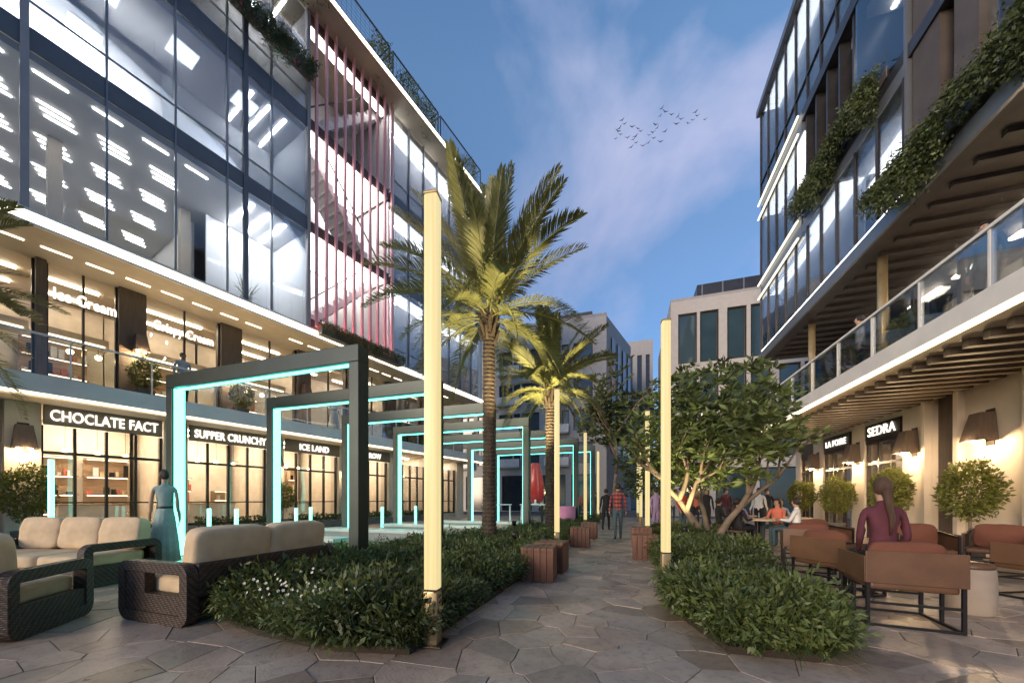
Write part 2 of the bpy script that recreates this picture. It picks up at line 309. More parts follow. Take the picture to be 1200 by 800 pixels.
# ------------------------------------------------------------------ palette
M = dict(
    ground=mat('ground_stone', (.16, .15, .14), .8, bump=.3), mortar=mat('joint_mortar', (.15, .13, .11), .9),
    paver=paver_mat(),
    soil=mat('soil', (.03, .022, .015), .95, bump=.6, bscale=20),
    cream=mat('cream_stone', (.60, .52, .42), .65, var=.08, scale=1.5, bump=.12), beige=mat('beige_render', (.44, .38, .31), .7, var=.08, scale=1.2, bump=.1),
    slab=mat('pale_grey_metal', (.72, .69, .65), .35, metal=0, var=.05), soffit=mat('soffit_panel', (.50, .43, .33), .6, var=.06),
    signboard=mat('sign_board', (.15, .12, .09), .5, var=.1), bronze=mat('dark_bronze', (.045, .035, .028), .4, metal=.5, var=.1), brown=mat('brown_cladding', (.10, .07, .052), .55, var=.2, stretch=(8, 8, .6)),
    navy=mat('blue_grey_metal', (.105, .115, .135), .4, metal=.1, var=.06), mull=mat('mullion_metal', (.19, .205, .23), .35, metal=.5, var=.05),
    greypost=mat('warm_grey_metal', (.33, .30, .30), .45, metal=.3, var=.05), pink=mat('pink_fin', (.82, .36, .37), .45, var=.06),
    white=mat('white_paint', (.76, .76, .75), .6, var=.03), ceil=mat('office_ceiling', (.58, .57, .55), .75, var=.1, scale=.7), carpet=mat('office_carpet', (.55, .53, .50), .9),
    warmwall=mat('shop_wall', (.74, .65, .53), .7, var=.1), shopfloor=mat('shop_floor', (.5, .41, .32), .3), shelfwood=mat('shelf_wood', (.42, .28, .17), .5, var=.25, stretch=(1, 8, 8)),
    slat=mat('wood_slat', (.135, .105, .082), .5, var=.3, stretch=(1, 12, 12)), darkfin=mat('dark_fin', (.045, .045, .05), .35, metal=.4), loggia=mat('loggia_brown', (.075, .06, .052), .6),
    glass=glass('clear_glass', (.93, .96, 1), .9), shopglass=glass('shop_glass', (.97, .96, .94), .55), railglass=glass('rail_glass', (.9, .94, .95), .7),
    led=emis('warm_led', (1, .83, .58), 2.2), ledthin=emis('warm_led_thin', (1, .86, .64), 4.0), ledw=emis('white_led', (1, .95, .88), 42.0), tubew=emis('tube_white', (1, .95, .88), 5.5), uplight=emis('fill_trough', (.97, .97, 1), 45.0), lumi=emis('ceiling_fill', (.93, .95, 1), 2.4), strip=emis('ceiling_strip', (.96, .97, 1), 24.0), stripw=emis('ceiling_strip_warm', (1, .95, .9), 11.0), lumw=emis('ceiling_fill_warm', (1, .92, .90), 2.6), cove=emis('cove_light', (1, .85, .66), 8.0), panel=emis('light_panel', (.88, .94, 1), 2.2), shoplight=emis('shop_light', (1, .87, .70), 21.0), basew=emis('base_led', (1, .97, .92), 2.5),  # uplight, lumi and lumw: glow of the added interior fill
    bulb=emis('bulb', (1, .72, .38), 14.0), goldled=emis('gold_led', (1, .9, .62), .9), cyan=emis('cyan_led', (.10, .88, .70), 2.6), pinkled=emis('pink_led', (1, .22, .32), 26.0),
    pole=poleglow(), letter=emis('letter_glow', (1, .92, .78), .8),
    polebase=mat('brass_base', (.46, .35, .19), .35, metal=.6), arch=mat('arch_metal', (.03, .044, .041), .38, metal=.4, var=.1),
    wood=mat('bench_timber', (.14, .055, .03), .45, var=.4, scale=2, stretch=(9, 9, .7), bump=.3), wicker=wicker_mat(),
    cushion=mat('beige_canvas', (.60, .46, .29), .9, var=.14, scale=5, bump=.8, bscale=7), leather=mat('tan_leather', (.115, .056, .028), .48, var=.2, bump=.2), rust=mat('rust_cushion', (.15, .052, .028), .85, var=.12, bump=.3, bscale=80),
    blackmetal=mat('black_metal', (.022, .02, .02), .4, metal=.5), pouf=mat('pouf_fabric', (.33, .27, .215), .9, var=.15, bump=.5, bscale=70),
    leaf=mat('leaf_green', (.12, .16, .048), .5, var=.35, tone=True, trans=.25), leafdk=mat('leaf_dark', (.085, .112, .036), .45, var=.35, tone=True, trans=.2), frond=mat('palm_frond', (.20, .205, .075), .5, var=.3, tone=True, trans=.25),
    topiary=mat('topiary_leaf', (.15, .16, .03), .55, var=.3, tone=True, trans=.25), trunk=mat('palm_trunk', (.085, .062, .043), .9, var=.35, scale=6, bump=.8, bscale=14), bark=mat('tree_bark', (.20, .15, .105), .85, var=.3, bump=.5, bscale=16),
    flower=mat('white_petal', (.75, .73, .65), .7, tone=True), redflower=mat('pink_petal', (.6, .10, .12), .7, tone=True), pot=mat('grey_pot', (.12, .11, .10), .6, bump=.2), trough=mat('planter_metal', (.14, .13, .125), .5, metal=.3),
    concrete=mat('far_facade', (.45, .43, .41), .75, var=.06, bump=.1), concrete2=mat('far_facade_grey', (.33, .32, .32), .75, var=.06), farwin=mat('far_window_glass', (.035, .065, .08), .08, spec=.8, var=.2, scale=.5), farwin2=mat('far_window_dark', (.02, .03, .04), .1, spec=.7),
    skin=mat('skin', (.42, .25, .17), .55, var=.06), skin2=mat('skin_brown', (.22, .12, .075), .55, var=.06), hair=mat('dark_hair', (.018, .012, .009), .5, var=.3, bump=.8, bscale=60, stretch=(6, 6, 1)), hair2=mat('brown_hair', (.09, .045, .025), .5, var=.3, stretch=(10, 10, 1), scale=6, bump=.9, bscale=40),
    maroon=mat('maroon_cloth', (.085, .02, .03), .85, var=.25, scale=6, bump=1.0, bscale=9), dress=mat('pale_dress', (.27, .36, .34), .8, var=.15, scale=6, bump=1.0, bscale=9), denim=mat('teal_denim', (.05, .085, .10), .8), black=mat('black_cloth', (.012, .012, .014), .8), greyc=mat('grey_cloth', (.33, .33, .34), .8),
    whitec=mat('white_cloth', (.72, .70, .67), .8), redc=mat('red_cloth', (.42, .06, .04), .75), purple=mat('lilac_cloth', (.33, .24, .42), .8), shoe=mat('dark_shoe', (.02, .018, .016), .5),
    redshell=mat('red_shell', (.50, .025, .03), .35, var=.06, coat=.3), steel=mat('white_steel', (.62, .63, .65), .3, metal=.3), pinkbox=mat('pink_panel', (.55, .22, .42), .5), coral=mat('coral_cloth', (.6, .16, .10), .8),
    bird=mat('bird_plumage', (.05, .055, .07), .8), ledge=mat('white_ledge', (.55, .58, .57), .4, var=.06))
# ------------------------------------------------------------------ ground and paving
BED_L = [(-4.0, 2.62), (-3.25, 2.42), (-2.3, 2.36), (-1.68, 2.5), (-1.62, 5), (-1.62, 22), (-2.1, 22), (-2.9, 14.5), (-4.3, 8.6), (-5.2, 6.6), (-5.6, 5.0), (-5.0, 4.3), (-4.0, 4.2)]
BED_R = [(.55, 5.4), (.53, 4.2), (.78, 3.32), (1.42, 3.36), (1.6, 3.55), (1.78, 5.2), (2.2, 7.6), (2.45, 9.6), (2.5, 11), (2.2, 13), (.75, 13), (.62, 12)]
g = MB().add([(-1500, -1500, -.09), (1500, -1500, -.09), (1500, 1500, -.09), (-1500, 1500, -.09)], [(0, 1, 2, 3)]).build('ground', M['ground']); tag(g, kind='structure')
plaza = MB().box(-16, 9, -3, 34, -.08, -.028).build('plaza_pavement', M['mortar']); tag(plaza, 'grey plaza of irregular polygonal stone paving', kind='structure')
def voronoi(x0, x1, y0, y1, sp, seed):
    r = random.Random(seed); pts = []; nx = int((x1 - x0) / sp); ny = int((y1 - y0) / (sp * .87))
    grid = {}
    for j in range(ny):
        for i in range(nx):
            p = (x0 + (i + .5 * (j % 2) + r.uniform(-.6, .6)) * sp, y0 + (j + r.uniform(-.6, .6)) * sp * .87); grid[(i, j)] = p
    for (i, j), p in grid.items():
        poly = [(p[0] - sp * 2, p[1] - sp * 2), (p[0] + sp * 2, p[1] - sp * 2), (p[0] + sp * 2, p[1] + sp * 2), (p[0] - sp * 2, p[1] + sp * 2)]
        for dj in range(-2, 3):
            for di in range(-2, 3):
                q = grid.get((i + di, j + dj))
                if q is None or q is p: continue
                nxv, nyv = q[0] - p[0], q[1] - p[1]; dd = math.hypot(nxv, nyv); k = (nxv * (p[0] + q[0]) + nyv * (p[1] + q[1])) / 2 - .0028 * dd
                out = []
                for a in range(len(poly)):
                    A, B = poly[a], poly[(a + 1) % len(poly)]; da = A[0] * nxv + A[1] * nyv - k; db = B[0] * nxv + B[1] * nyv - k
                    if da <= 0: out.append(A)
                    if (da < 0 < db) or (db < 0 < da): t = da / (da - db); out.append((A[0] + (B[0] - A[0]) * t, A[1] + (B[1] - A[1]) * t))
                poly = out
                if len(poly) < 3: break
            if len(poly) < 3: break
        if len(poly) >= 3: yield p, poly
cells = []
TH = R(17.94)
for p, poly in voronoi(-13.5, 8.4, .6, 27, .38, 11):
    if any(all(inpoly(x, y, B_) for x, y in poly) for B_ in (BED_L, BED_R)): continue
    d = -p[0] * math.sin(TH) + p[1] * math.cos(TH); lat = p[0] * math.cos(TH) + p[1] * math.sin(TH)
    if d < 1.2 or abs(lat / d) > 1.75: continue
    cells.append((d, p, poly))
cells.sort(key=lambda c: c[0])
def paver_geo(p, poly, r):
    n = len(poly); z = r.uniform(-.004, .003); tx, ty = r.uniform(-.004, .004), r.uniform(-.004, .004)
    def zz(x, y): return z + tx * (x - p[0]) + ty * (y - p[1])
    vs = [(x, y, -.03) for x, y in poly] + [(x, y, zz(x, y) - .003) for x, y in poly]
    ins = []
    for x, y in poly:
        dx, dy = p[0] - x, p[1] - y; L = math.hypot(dx, dy) or 1; ins.append((x + dx / L * .005, y + dy / L * .005))
    vs += [(x, y, zz(x, y)) for x, y in ins]
    fs = [tuple(2 * n + i for i in range(n))]
    for i in range(n):
        j = (i + 1) % n; fs += [(i, j, n + j, n + i), (n + i, n + j, 2 * n + j, 2 * n + i)]
    return vs, fs
def tone_of(r):
    t = r.choice((.66, .84, .9, .96, 1.0, 1.05, 1.14)) * r.uniform(.92, 1.08); w = r.uniform(-.05, .05); return (t * (1 + w), t, t * (1 - w))
def set_tone(me, cols):
    a = me.attributes.new('tone', 'FLOAT_COLOR', 'POINT'); a.data.foreach_set('color', np.array([(*c, 1) for c in cols], dtype=np.float32).ravel())
far_v = MB(); far_t = []
for k, (d, p, poly) in enumerate(cells):
    vs, fs = paver_geo(p, poly, rnd); t = tone_of(rnd)
    if k < 300:
        b = MB(); b.add(vs, fs); o = b.build('paver', M['paver'], plaza); set_tone(o.data, [t] * len(vs))
    else:
        far_v.add(vs, fs); far_t += [t] * len(vs)
o = far_v.build('paver_field', M['paver'], plaza); set_tone(o.data, far_t); o['kind'] = 'stuff'
for nm, P in (('planting_bed', BED_L), ('planting_bed', BED_R)):
    b = MB(); b.prism(P, -.05, .06); o = b.build(nm, M['soil']); tag(o, kind='structure')

# ------------------------------------------------------------------ left building: local x along the facade, y inward, z up
LB = empty('office_building', (-13.882, 7.488, 0), R(77.58), 'long office block with glass floors, pink fins and warm-lit shops below', 'building')
X0, X1 = -7.0, 17.0
Z3, Z4a, Z4, Z5a, Z5, ZT = 8.6, 12.65, 13.23, 17.0, 17.7, 22.0
def lpart(name, m, x0, x1, y0, y1, z0, z1, parent=None, bevel=0): return part(name, M[m], parent or LB, x0, x1, y0, y1, z0, z1, bevel)
# shells
lpart('back_wall', 'white', X0, X1, 9.0, 9.3, 0, 22)
lpart('end_wall', 'white', X1 - .02, X1 + .28, .02, 9.3, 8.6, 22)
lpart('end_wall', 'cream', X1 - 1.0, X1 - .7, 1.0, 9.0, 0, 8.25)
lpart('end_wall', 'white', X0 - .3, X0 - .002, .0, 9.3, 0, 22.3)
lpart('ground_floor', 'shopfloor', X0, X1, 1.05, 9, .0, .12)
sl = lpart('balcony_slab', 'slab', X0, X1 + .5, .02, 9, 3.98, 4.40)
fa = lpart('slab_fascia', 'slab', X0, X1 + .5, -.06, .018, 4.0, 4.47, sl, .01)
lpart('led_strip', 'led', X0, X1 + .5, -.05, .03, 3.935, 3.975, sl)
lpart('shop_ceiling', 'soffit', X0, X1, .12, 9, 3.9, 3.96, sl)
so = lpart('upper_soffit', 'soffit', X0, X1 + .3, .0, 9, 8.22, 8.58)
lpart('soffit_fascia', 'led', X0, X1 + .3, -.06, -.002, 8.28, 8.53, so)
lpart('fascia_cap', 'slab', X0, X1 + .3, -.10, -.004, 8.532, 8.60, so); lpart('fascia_lip', 'slab', X0, X1 + .3, -.09, -.004, 8.22, 8.278, so)
for k in range(22):
    x = -3.2 + k * .82
    if k in (8,): continue
    lpart('soffit_light', 'led', x, x + .55, .95, 1.01, 8.195, 8.219, so)
for z0, z1 in ((Z4a, Z4), (Z5a, Z5)):
    lpart('floor_slab', 'ceil', X0, 4.42, .30, 9, z0 + .01, z1 - .01); lpart('floor_slab', 'ceil', 8.75, X1, .30, 9, z0 + .01, z1 - .01)
    lpart('spandrel', 'navy', X0, 4.36, -.04, .28, z0, z1); lpart('spandrel', 'navy', 8.85, X1, -.04, .28, z0 + .05, z1 - .1)
lpart('roof_slab', 'soffit', X0, X1, .0, 9.3, ZT, ZT + .35)
pr = lpart('roof_parapet', 'soffit', X0, X1 + .6, -1.1, -.01, 21.98, 22.3)
lpart('led_strip', 'ledthin', X0, X1 + .6, -1.14, -1.102, 22.02, 22.16, pr)
# office fit-out: floors, back walls, partitions
for z0, z1 in ((Z3, Z4a), (Z4, Z5a), (Z5, ZT)):
    lpart('partition', 'white', 4.38, 4.5, .06, 9, z0 + .005, z1 - .005)
    lpart('partition', 'white', 8.72, 8.84, .06, 9, z0 + .005, z1 - .005)
    lpart('blind_wall', 'white', 8.86, X1 - .05, 1.3, 1.36, z0 + .01, z1 - .01)
    if z0 > Z3: lpart('partition', 'white', .55, 4.36, 2.6, 2.7, z0 + .01, z1 - .01)
lpart('carpet', 'carpet', X0, 4.36, .3, 9, Z3, Z3 + .03); lpart('partition', 'white', 1.7, 1.8, 3.6, 8.9, Z3 + .04, Z4a)
for k in range(3): lpart('interior_column', 'beige', -5.2 + k * 3.2, -4.9 + k * 3.2, 3.0, 3.3, Z3 + .03, Z4a)
# curtain wall: mullions and one pane per bay and floor
mu_a = [-7.0, -5.6, -4.2, -2.75, -1.35, .14, 1.54, 2.10, 2.99, 4.42]
for x in mu_a:
    wide = x in (-2.75, 2.10, 4.42); w = .07 if wide else .022
    m = {-2.75: 'greypost', 2.10: 'navy', 4.42: 'greypost'}.get(x, 'mull')
    lpart('mullion', m, x - w, x + w, -.10 if wide else -.07, .02, Z3, ZT)
for a, b in zip(mu_a[:-1], mu_a[1:]):
    for z0, z1 in ((Z3, Z4a), (Z4, Z5a), (Z5, ZT)): lpart('pane', 'glass', a + .02, b - .02, -.012, .006, z0 + .002, z1 - .002)
for z in (Z4 + .62, Z5 + .62): lpart('transom', 'mull', X0, 4.36, -.05, -.014, z, z + .05)
mu_b = [8.92 + 1.15 * k for k in range(8)]
for k, x in enumerate(mu_b):
    lpart('mullion', 'white' if k == 0 else 'mull', x - (.06 if k == 0 else .025), x + (.06 if k == 0 else .025), -.09, .02, Z3, ZT)
for a, b in zip(mu_b, mu_b[1:] + [X1 - .3]):
    for z0, z1 in ((Z3, Z4a + .05), (Z4 - .1, Z5a + .05), (Z5 - .1, ZT)): lpart('pane', 'glass', a + .025, b - .025, -.012, .006, z0 + .002, z1 - .002)
lpart('corner_post', 'white', X1 - .3, X1 - .03, -.08, .02, Z3, ZT)
for z in (Z3 + .75, Z4 + .62, Z5 + .62): lpart('transom', 'mull', 8.98, X1 - .3, -.05, -.014, z, z + .04)
# stair bay behind the pink fins
lpart('stair_wall', 'white', 4.52, 8.70, 2.6, 2.7, Z3, ZT)
for z in (Z3 - .02, Z4a + .08, Z5a + .12): lpart('landing_slab', 'brown', 4.52, 8.70, .0, 2.58, z, z + .42)
lpart('landing_slab', 'brown', 4.52, 8.70, .0, .5, ZT - .4, ZT - .002)
for z0, z1, flip in ((Z3 + .4, Z4a + .3, 0), (Z4 - .1, Z5a + .3, 1), (Z5 - .15, ZT - .2, 0)):
    xa, xb = (4.7, 8.5) if not flip else (8.5, 4.7); b = MB()
    b.add([(xa, .7, z0), (xb, .7, z1), (xb, 2.0, z1), (xa, 2.0, z0), (xa, .7, z0 - .28), (xb, .7, z1 - .28), (xb, 2.0, z1 - .28), (xa, 2.0, z0 - .28)], [(0, 1, 2, 3), (4, 7, 6, 5), (0, 4, 5, 1), (1, 5, 6, 2), (2, 6, 7, 3), (3, 7, 4, 0)])
    for i in range(14):
        t = i / 14; x = xa + (xb - xa) * t; x2 = xa + (xb - xa) * (t + 1 / 14); b.box(min(x, x2), max(x, x2), .74, 1.96, z0 + (z1 - z0) * t - .1, z0 + (z1 - z0) * (t + 1 / 14) + .02)
    st = b.build('stair_flight', M['white'], LB)
    rb = MB(); rb.bar((xa, .68, z0 + .95), (xb, .68, z1 + .95), .05)
    for i in range(9): t = i / 8; rb.bar((xa + (xb - xa) * t, .68, z0 + (z1 - z0) * t), (xa + (xb - xa) * t, .68, z0 + (z1 - z0) * t + .95), .03)
    rb.build('handrail', M['darkfin'], st)
for k in range(10): lpart('pink_fin', 'pink', 4.61 + k * .45, 4.70 + k * .45, -.30, -.18, 8.64, 21.97)
lpart('led_strip', 'pinkled', 4.9, 8.6, -.12, -.03, 8.605, 8.66)
# roof railing: framed mesh panels
for xa, xb in ((.5, 4.4), (4.6, 7.9), (8.1, 11.4), (11.6, 15.6)):
    b = MB(); y = -1.0; z0, z1 = 22.3, 23.6
    b.bar((xa, y, z1), (xb, y, z1), .06).bar((xa, y, z0), (xa, y, z1), .06).bar((xb, y, z0), (xb, y, z1), .06).bar((xa, y, z1), (xa, y + 1.2, z1), .05).bar((xb, y, z1), (xb, y + 1.2, z1), .05)
    rr_ = b.build('roof_railing', M['navy'], LB); b = MB()
    for i in range(1, 14): b.bar((xa + (xb - xa) * i / 14, y, z0), (xa + (xb - xa) * i / 14, y, z1), .008)
    for i in range(1, 7): b.bar((xa, y, z0 + (z1 - z0) * i / 7), (xb, y, z0 + (z1 - z0) * i / 7), .008)
    b.build('wire_mesh', M['navy'], rr_)
# ground floor shops
piers = [(-6.9, -6.2), (-4.1, -3.5), (-2.95, -2.36), (.16, .78), (3.36, 3.98), (6.55, 7.25), (9.6, 10.2), (12.6, 13.2), (15.6, 16.0)]
for a, b_ in piers:
    lpart('pilaster', 'cream', a, b_, 1.02, 1.7, 0, 3.895)
    lpart('party_wall', 'warmwall', (a + b_) / 2 - .06, (a + b_) / 2 + .06, 1.72, 8.98, .125, 3.89)
bays = [(a[1], b_[0]) for a, b_ in zip(piers[:-1], piers[1:])]
for bi, (a, b_) in enumerate(bays):
    if b_ - a < .8: lpart('wall_panel', 'beige', a, b_, 1.4, 1.6, 0, 3.895); continue
    if a < -5: lpart('wall_panel', 'beige', a, b_, 1.4, 1.6, 0, 3.895); continue
    lpart('plinth', 'beige', a, b_, 1.2, 1.5, 0, .34)
    n = 4; fr = MB(); w = (b_ - a) / n
    for i in range(n + 1): x = min(max(a + i * w, a + .03), b_ - .03); fr.box(x - .03, x + .03, 1.22, 1.34, .34, 3.34)
    fr.box(a, b_, 1.225, 1.335, 2.55, 2.63).box(a, b_, 1.225, 1.335, .34, .42).box(a, b_, 1.225, 1.335, 1.15, 1.19)
    f_ = fr.build('shop_frame', M['bronze'], LB)
    for i in range(n):
        for z0, z1 in ((.42, 2.55), (2.63, 3.34)): part('pane', M['shopglass'], LB, a + i * w + .03, a + (i + 1) * w - .03, 1.275, 1.287, z0, z1)
    lpart('shop_back_wall', 'warmwall', a, b_, 4.6, 4.7, .125, 3.89)
    lpart('light_panel', 'shoplight', a + .4, b_ - .4, 2.2, 2.45, 3.86, 3.898); lpart('light_panel', 'shoplight', a + .4, b_ - .4, 3.6, 3.8, 3.86, 3.898)
# second floor shops behind the balcony
cols2 = [(-6.0, -5.4), (-2.37, -2.17), (-.72, -.08), (2.05, 2.75), (5.0, 5.6), (7.6, 8.2), (10.2, 10.8), (13, 13.6)]
for a, b_ in cols2: lpart('brown_column', 'brown', a, b_, 1.78, 2.3, 4.41, 8.215)
for bi, (a, b_) in enumerate([(p[1], q[0]) for p, q in zip(cols2[:-1], cols2[1:])]):
    n = 2; fr = MB(); w = (b_ - a) / n
    for i in range(n + 1): x = min(max(a + i * w, a + .025), b_ - .025); fr.box(x - .025, x + .025, 1.95, 2.05, 4.41, 8.21)
    fr.box(a, b_, 1.955, 2.045, 4.41, 4.5); fr.build('shop_frame', M['bronze'], LB)
    for i in range(n): part('pane', M['shopglass'], LB, a + i * w + .025, a + (i + 1) * w - .025, 1.99, 2.002, 4.5, 8.2)
    lpart('shop_back_wall', 'warmwall', a - .3, b_ + .3, 5.2, 5.3, 4.41, 8.21)
    lpart('ceiling_cove', 'cove', a + .2, b_ - .2, 3.0, 3.12, 8.16, 8.218); lpart('ceiling_cove', 'cove', a + .2, b_ - .2, 4.3, 4.42, 8.16, 8.218)
    lpart('hanging_bulkhead', 'soffit', a, b_, 2.9, 3.5, 6.35, 6.65); lpart('led_strip', 'led', a + .1, b_ - .1, 2.86, 2.898, 6.37, 6.42)
# balcony balustrade
for k in range(15):
    x = -6.8 + k * 1.6
    lpart('balustrade_pane', 'railglass', x + .02, x + 1.58, .0, .014, 4.475, 5.5)
lpart('handrail', 'slab', X0, X1 + .4, -.02, .034, 5.5, 5.55)
for k in range(16): lpart('baluster', 'slab', -6.815 + k * 1.6, -6.785 + k * 1.6, -.02, .034, 4.475, 5.5)
# ceiling lights of the offices
def ceiling_tubes(x, y, z, n, L, label, group, m='ledw', gap=.2, dy=0):
    t = empty('ceiling_light', (0, 0, 0), 0, label, 'ceiling light', group); t.matrix_world = Matrix.LocRotScale((-13.882, 7.488, 0), Euler((0, 0, R(77.58))), None) @ Matrix.Translation((x, y, z))
    for i in range(n):
        if m == 'tubew': part('tube', M[m], t, -L / 2 + i * .1, L / 2 + i * .1, i * gap - .022, i * gap + .022, -.03, -.002); continue
        tb = part('tube', M[m], t, -L / 2 + i * .1, L / 2 + i * .1, i * gap - .035, i * gap + .035, -.36, -.32)
        for q in (-.4, .4): MB().tube([(q * L + i * .1, i * gap, -.319), (q * L + i * .1, i * gap, -.001)], .006, 5).build('hanger', M['slab'], tb)
    return t
def ceiling_panel(x, y, z):
    t = empty('ceiling_light', (0, 0, 0), 0, 'square pale light panel on the ceiling of the middle office floor', 'ceiling light', 'ceiling panels of the middle office floor'); t.matrix_world = Matrix.LocRotScale((-13.882, 7.488, 0), Euler((0, 0, R(77.58))), None) @ Matrix.Translation((x, y, z))
    part('diffuser', M['panel'], t, -.36, .36, -.36, .36, -.05, -.02); part('housing', M['white'], t, -.4, .4, -.4, .4, -.018, -.0005)
g3 = 'triple tube lights on the third floor office ceiling'
for row, y in enumerate((1.7, 3.3, 5.0, 6.8)):
    for k in range(6):
        x = -5.6 + k * 1.18 + row * .15
        if x < 1.4: ceiling_tubes(x, y, 12.395 if False else 12.655, 3, .62, 'triple white tube light on the grey ceiling of the lowest glass office floor', g3, gap=.24, m='tubew')
for k in range(7): ceiling_tubes(-5.4 + k * 1.05, .62, 12.655, 1, .6, 'single white tube light close behind the glass of the lowest office floor', 'single tube lights along the glass', m='tubew')
for k in range(5):
    for y in (1.2, 3.4, 5.6): 
        if k < 3 or y < 2: ceiling_panel(-5.0 + k * 1.9, y, Z5a + .005)
for z in (Z4a - .03, Z5a - .03, ZT - .035):
    for k in range(3): ceiling_tubes(9.5 + k * 2.3, .7, z, 1, .7, 'small strip light behind the glass beyond the pink fins', 'strip lights beyond the pink fins', m='ledw')
# invented hanging troughs, added as fill to brighten the office ceilings
def fill_trough(x0, x1, y, z, m, label):
    t = empty('fill_trough', (0, 0, 0), 0, label, 'ceiling light', 'added fill troughs in the offices'); t.matrix_world = Matrix.LocRotScale((-13.882, 7.488, 0), Euler((0, 0, R(77.58))), None) @ Matrix.Translation(((x0 + x1) / 2, y, z)); L = (x1 - x0) / 2
    part('trough', M['slab'], t, -L, L, -.09, .09, -.92, -.88); part('trough_lip', M['slab'], t, -L, L, -.11, -.092, -.92, -.84); part('trough_lip', M['slab'], t, -L, L, .092, .11, -.92, -.84); part('lamp', M[m], t, -L + .02, L - .02, -.07, .07, -.878, -.86)
    for q in (-.9, -.3, .3, .9): part('hanger', M['slab'], t, q * L - .005, q * L + .005, -.005, .005, -.858, -.001)
for y, w_ in ((1.5, 'near the glass'), (4.6, 'deeper in the room')):
    fill_trough(-6.6, .4, y, Z5a, 'uplight', 'added trough fill light on the middle office floor, ' + w_); fill_trough(-6.6, .4, y, ZT, 'uplight', 'added trough fill light on the top office floor, ' + w_)
for z in (Z4a, Z5a, ZT):
    for x in (2.5, 3.1, 3.7): lpart('light_strip', 'strip', x, x + .1, .45, 2.45, z - .03, z - .004)
    lpart('ceiling_fill', 'lumi', 8.95, X1 - .1, .32, 1.25, z - .03, z - .004 if z > 21 else z + .0)  # added glowing sheet that brightens the blind wall, no real fitting
for z in (Z4a + .08, Z5a + .12, ZT - .4):
    lpart('ceiling_fill', 'lumw', 4.6, 8.6, .08, .48 if z > 21 else 2.5, z - .03, z - .003)  # added warm glow under the landings to brighten the stair walls
lpart('partition', 'white', 1.85, 4.36, 2.6, 2.7, Z3 + .04, Z4a)
# lit shop signs
LBM = Matrix.LocRotScale((-13.882, 7.488, 0), Euler((0, 0, R(77.58))), None)
def lsign(a, b_, body, size, fit, label):
    t = empty('shop_sign', (0, 0, 0), 0, label, 'shop sign', 'lit shop signs'); t.matrix_world = LBM @ Matrix.Translation(((a + b_) / 2, .96, 3.34))
    w = (b_ - a) / 2; part('sign_board', M['signboard'], t, -w, w, -.05, .055, 0, .54, .01)
    text('lettering', body, size, M['letter'], t, (0, -.075, .125), (R(90), 0, 0), ext=.022, bold=.007, fit=fit); return t
lsign(-2.34, .08, 'CHOCLATE FACT', .42, 2.2, 'dark shop sign with large lit capitals above the shop behind the standing woman')
lsign(.80, 3.34, 'SUPPER CRUNCHY', .40, 2.3, 'dark lit sign framed by the first teal arch')
lsign(4.0, 6.5, 'ICE LAND', .38, 1.35, 'dark lit sign seen through the second teal arch')
lsign(7.27, 9.58, 'L ROW', .38, 1.0, 'dark lit sign just beyond the right post of the nearest teal arch')
def lsign2(x, body, size, fit, label):
    t = empty('window_lettering', (0, 0, 0), 0, label, 'shop sign', 'lit shop signs'); t.matrix_world = LBM @ Matrix.Translation((x, 1.90, 7.22))
    text('lettering', body, size, M['letter'], t, (0, 0, 0), (R(90), 0, 0), ext=.02, bold=.012, fit=fit)
    part('mounting_rail', M['bronze'], t, -fit / 2, fit / 2, -.01, .03, -.06, -.03)
lsign2(-1.40, 'Ice Cream', .46, 1.28, 'lit lettering on the upper shop window nearest the picture edge')
lsign2(.98, 'Crispy Cream', .44, 1.7, 'lit lettering on the upper shop window above the man on the balcony')

# ------------------------------------------------------------------ right building (world axes; interior towards +x)
RBX, RBY = 7.6, 13.0
RB = empty('retail_building', (RBX, RBY, 0), 0, 'dark glass block overhanging a lit balcony and restaurant terrace', 'building')
def rpart(name, m, x0, x1, y0, y1, z0, z1, parent=None, bevel=0): return part(name, M[m], parent or RB, x0 - RBX, x1 - RBX, y0 - RBY, y1 - RBY, z0, z1, bevel)
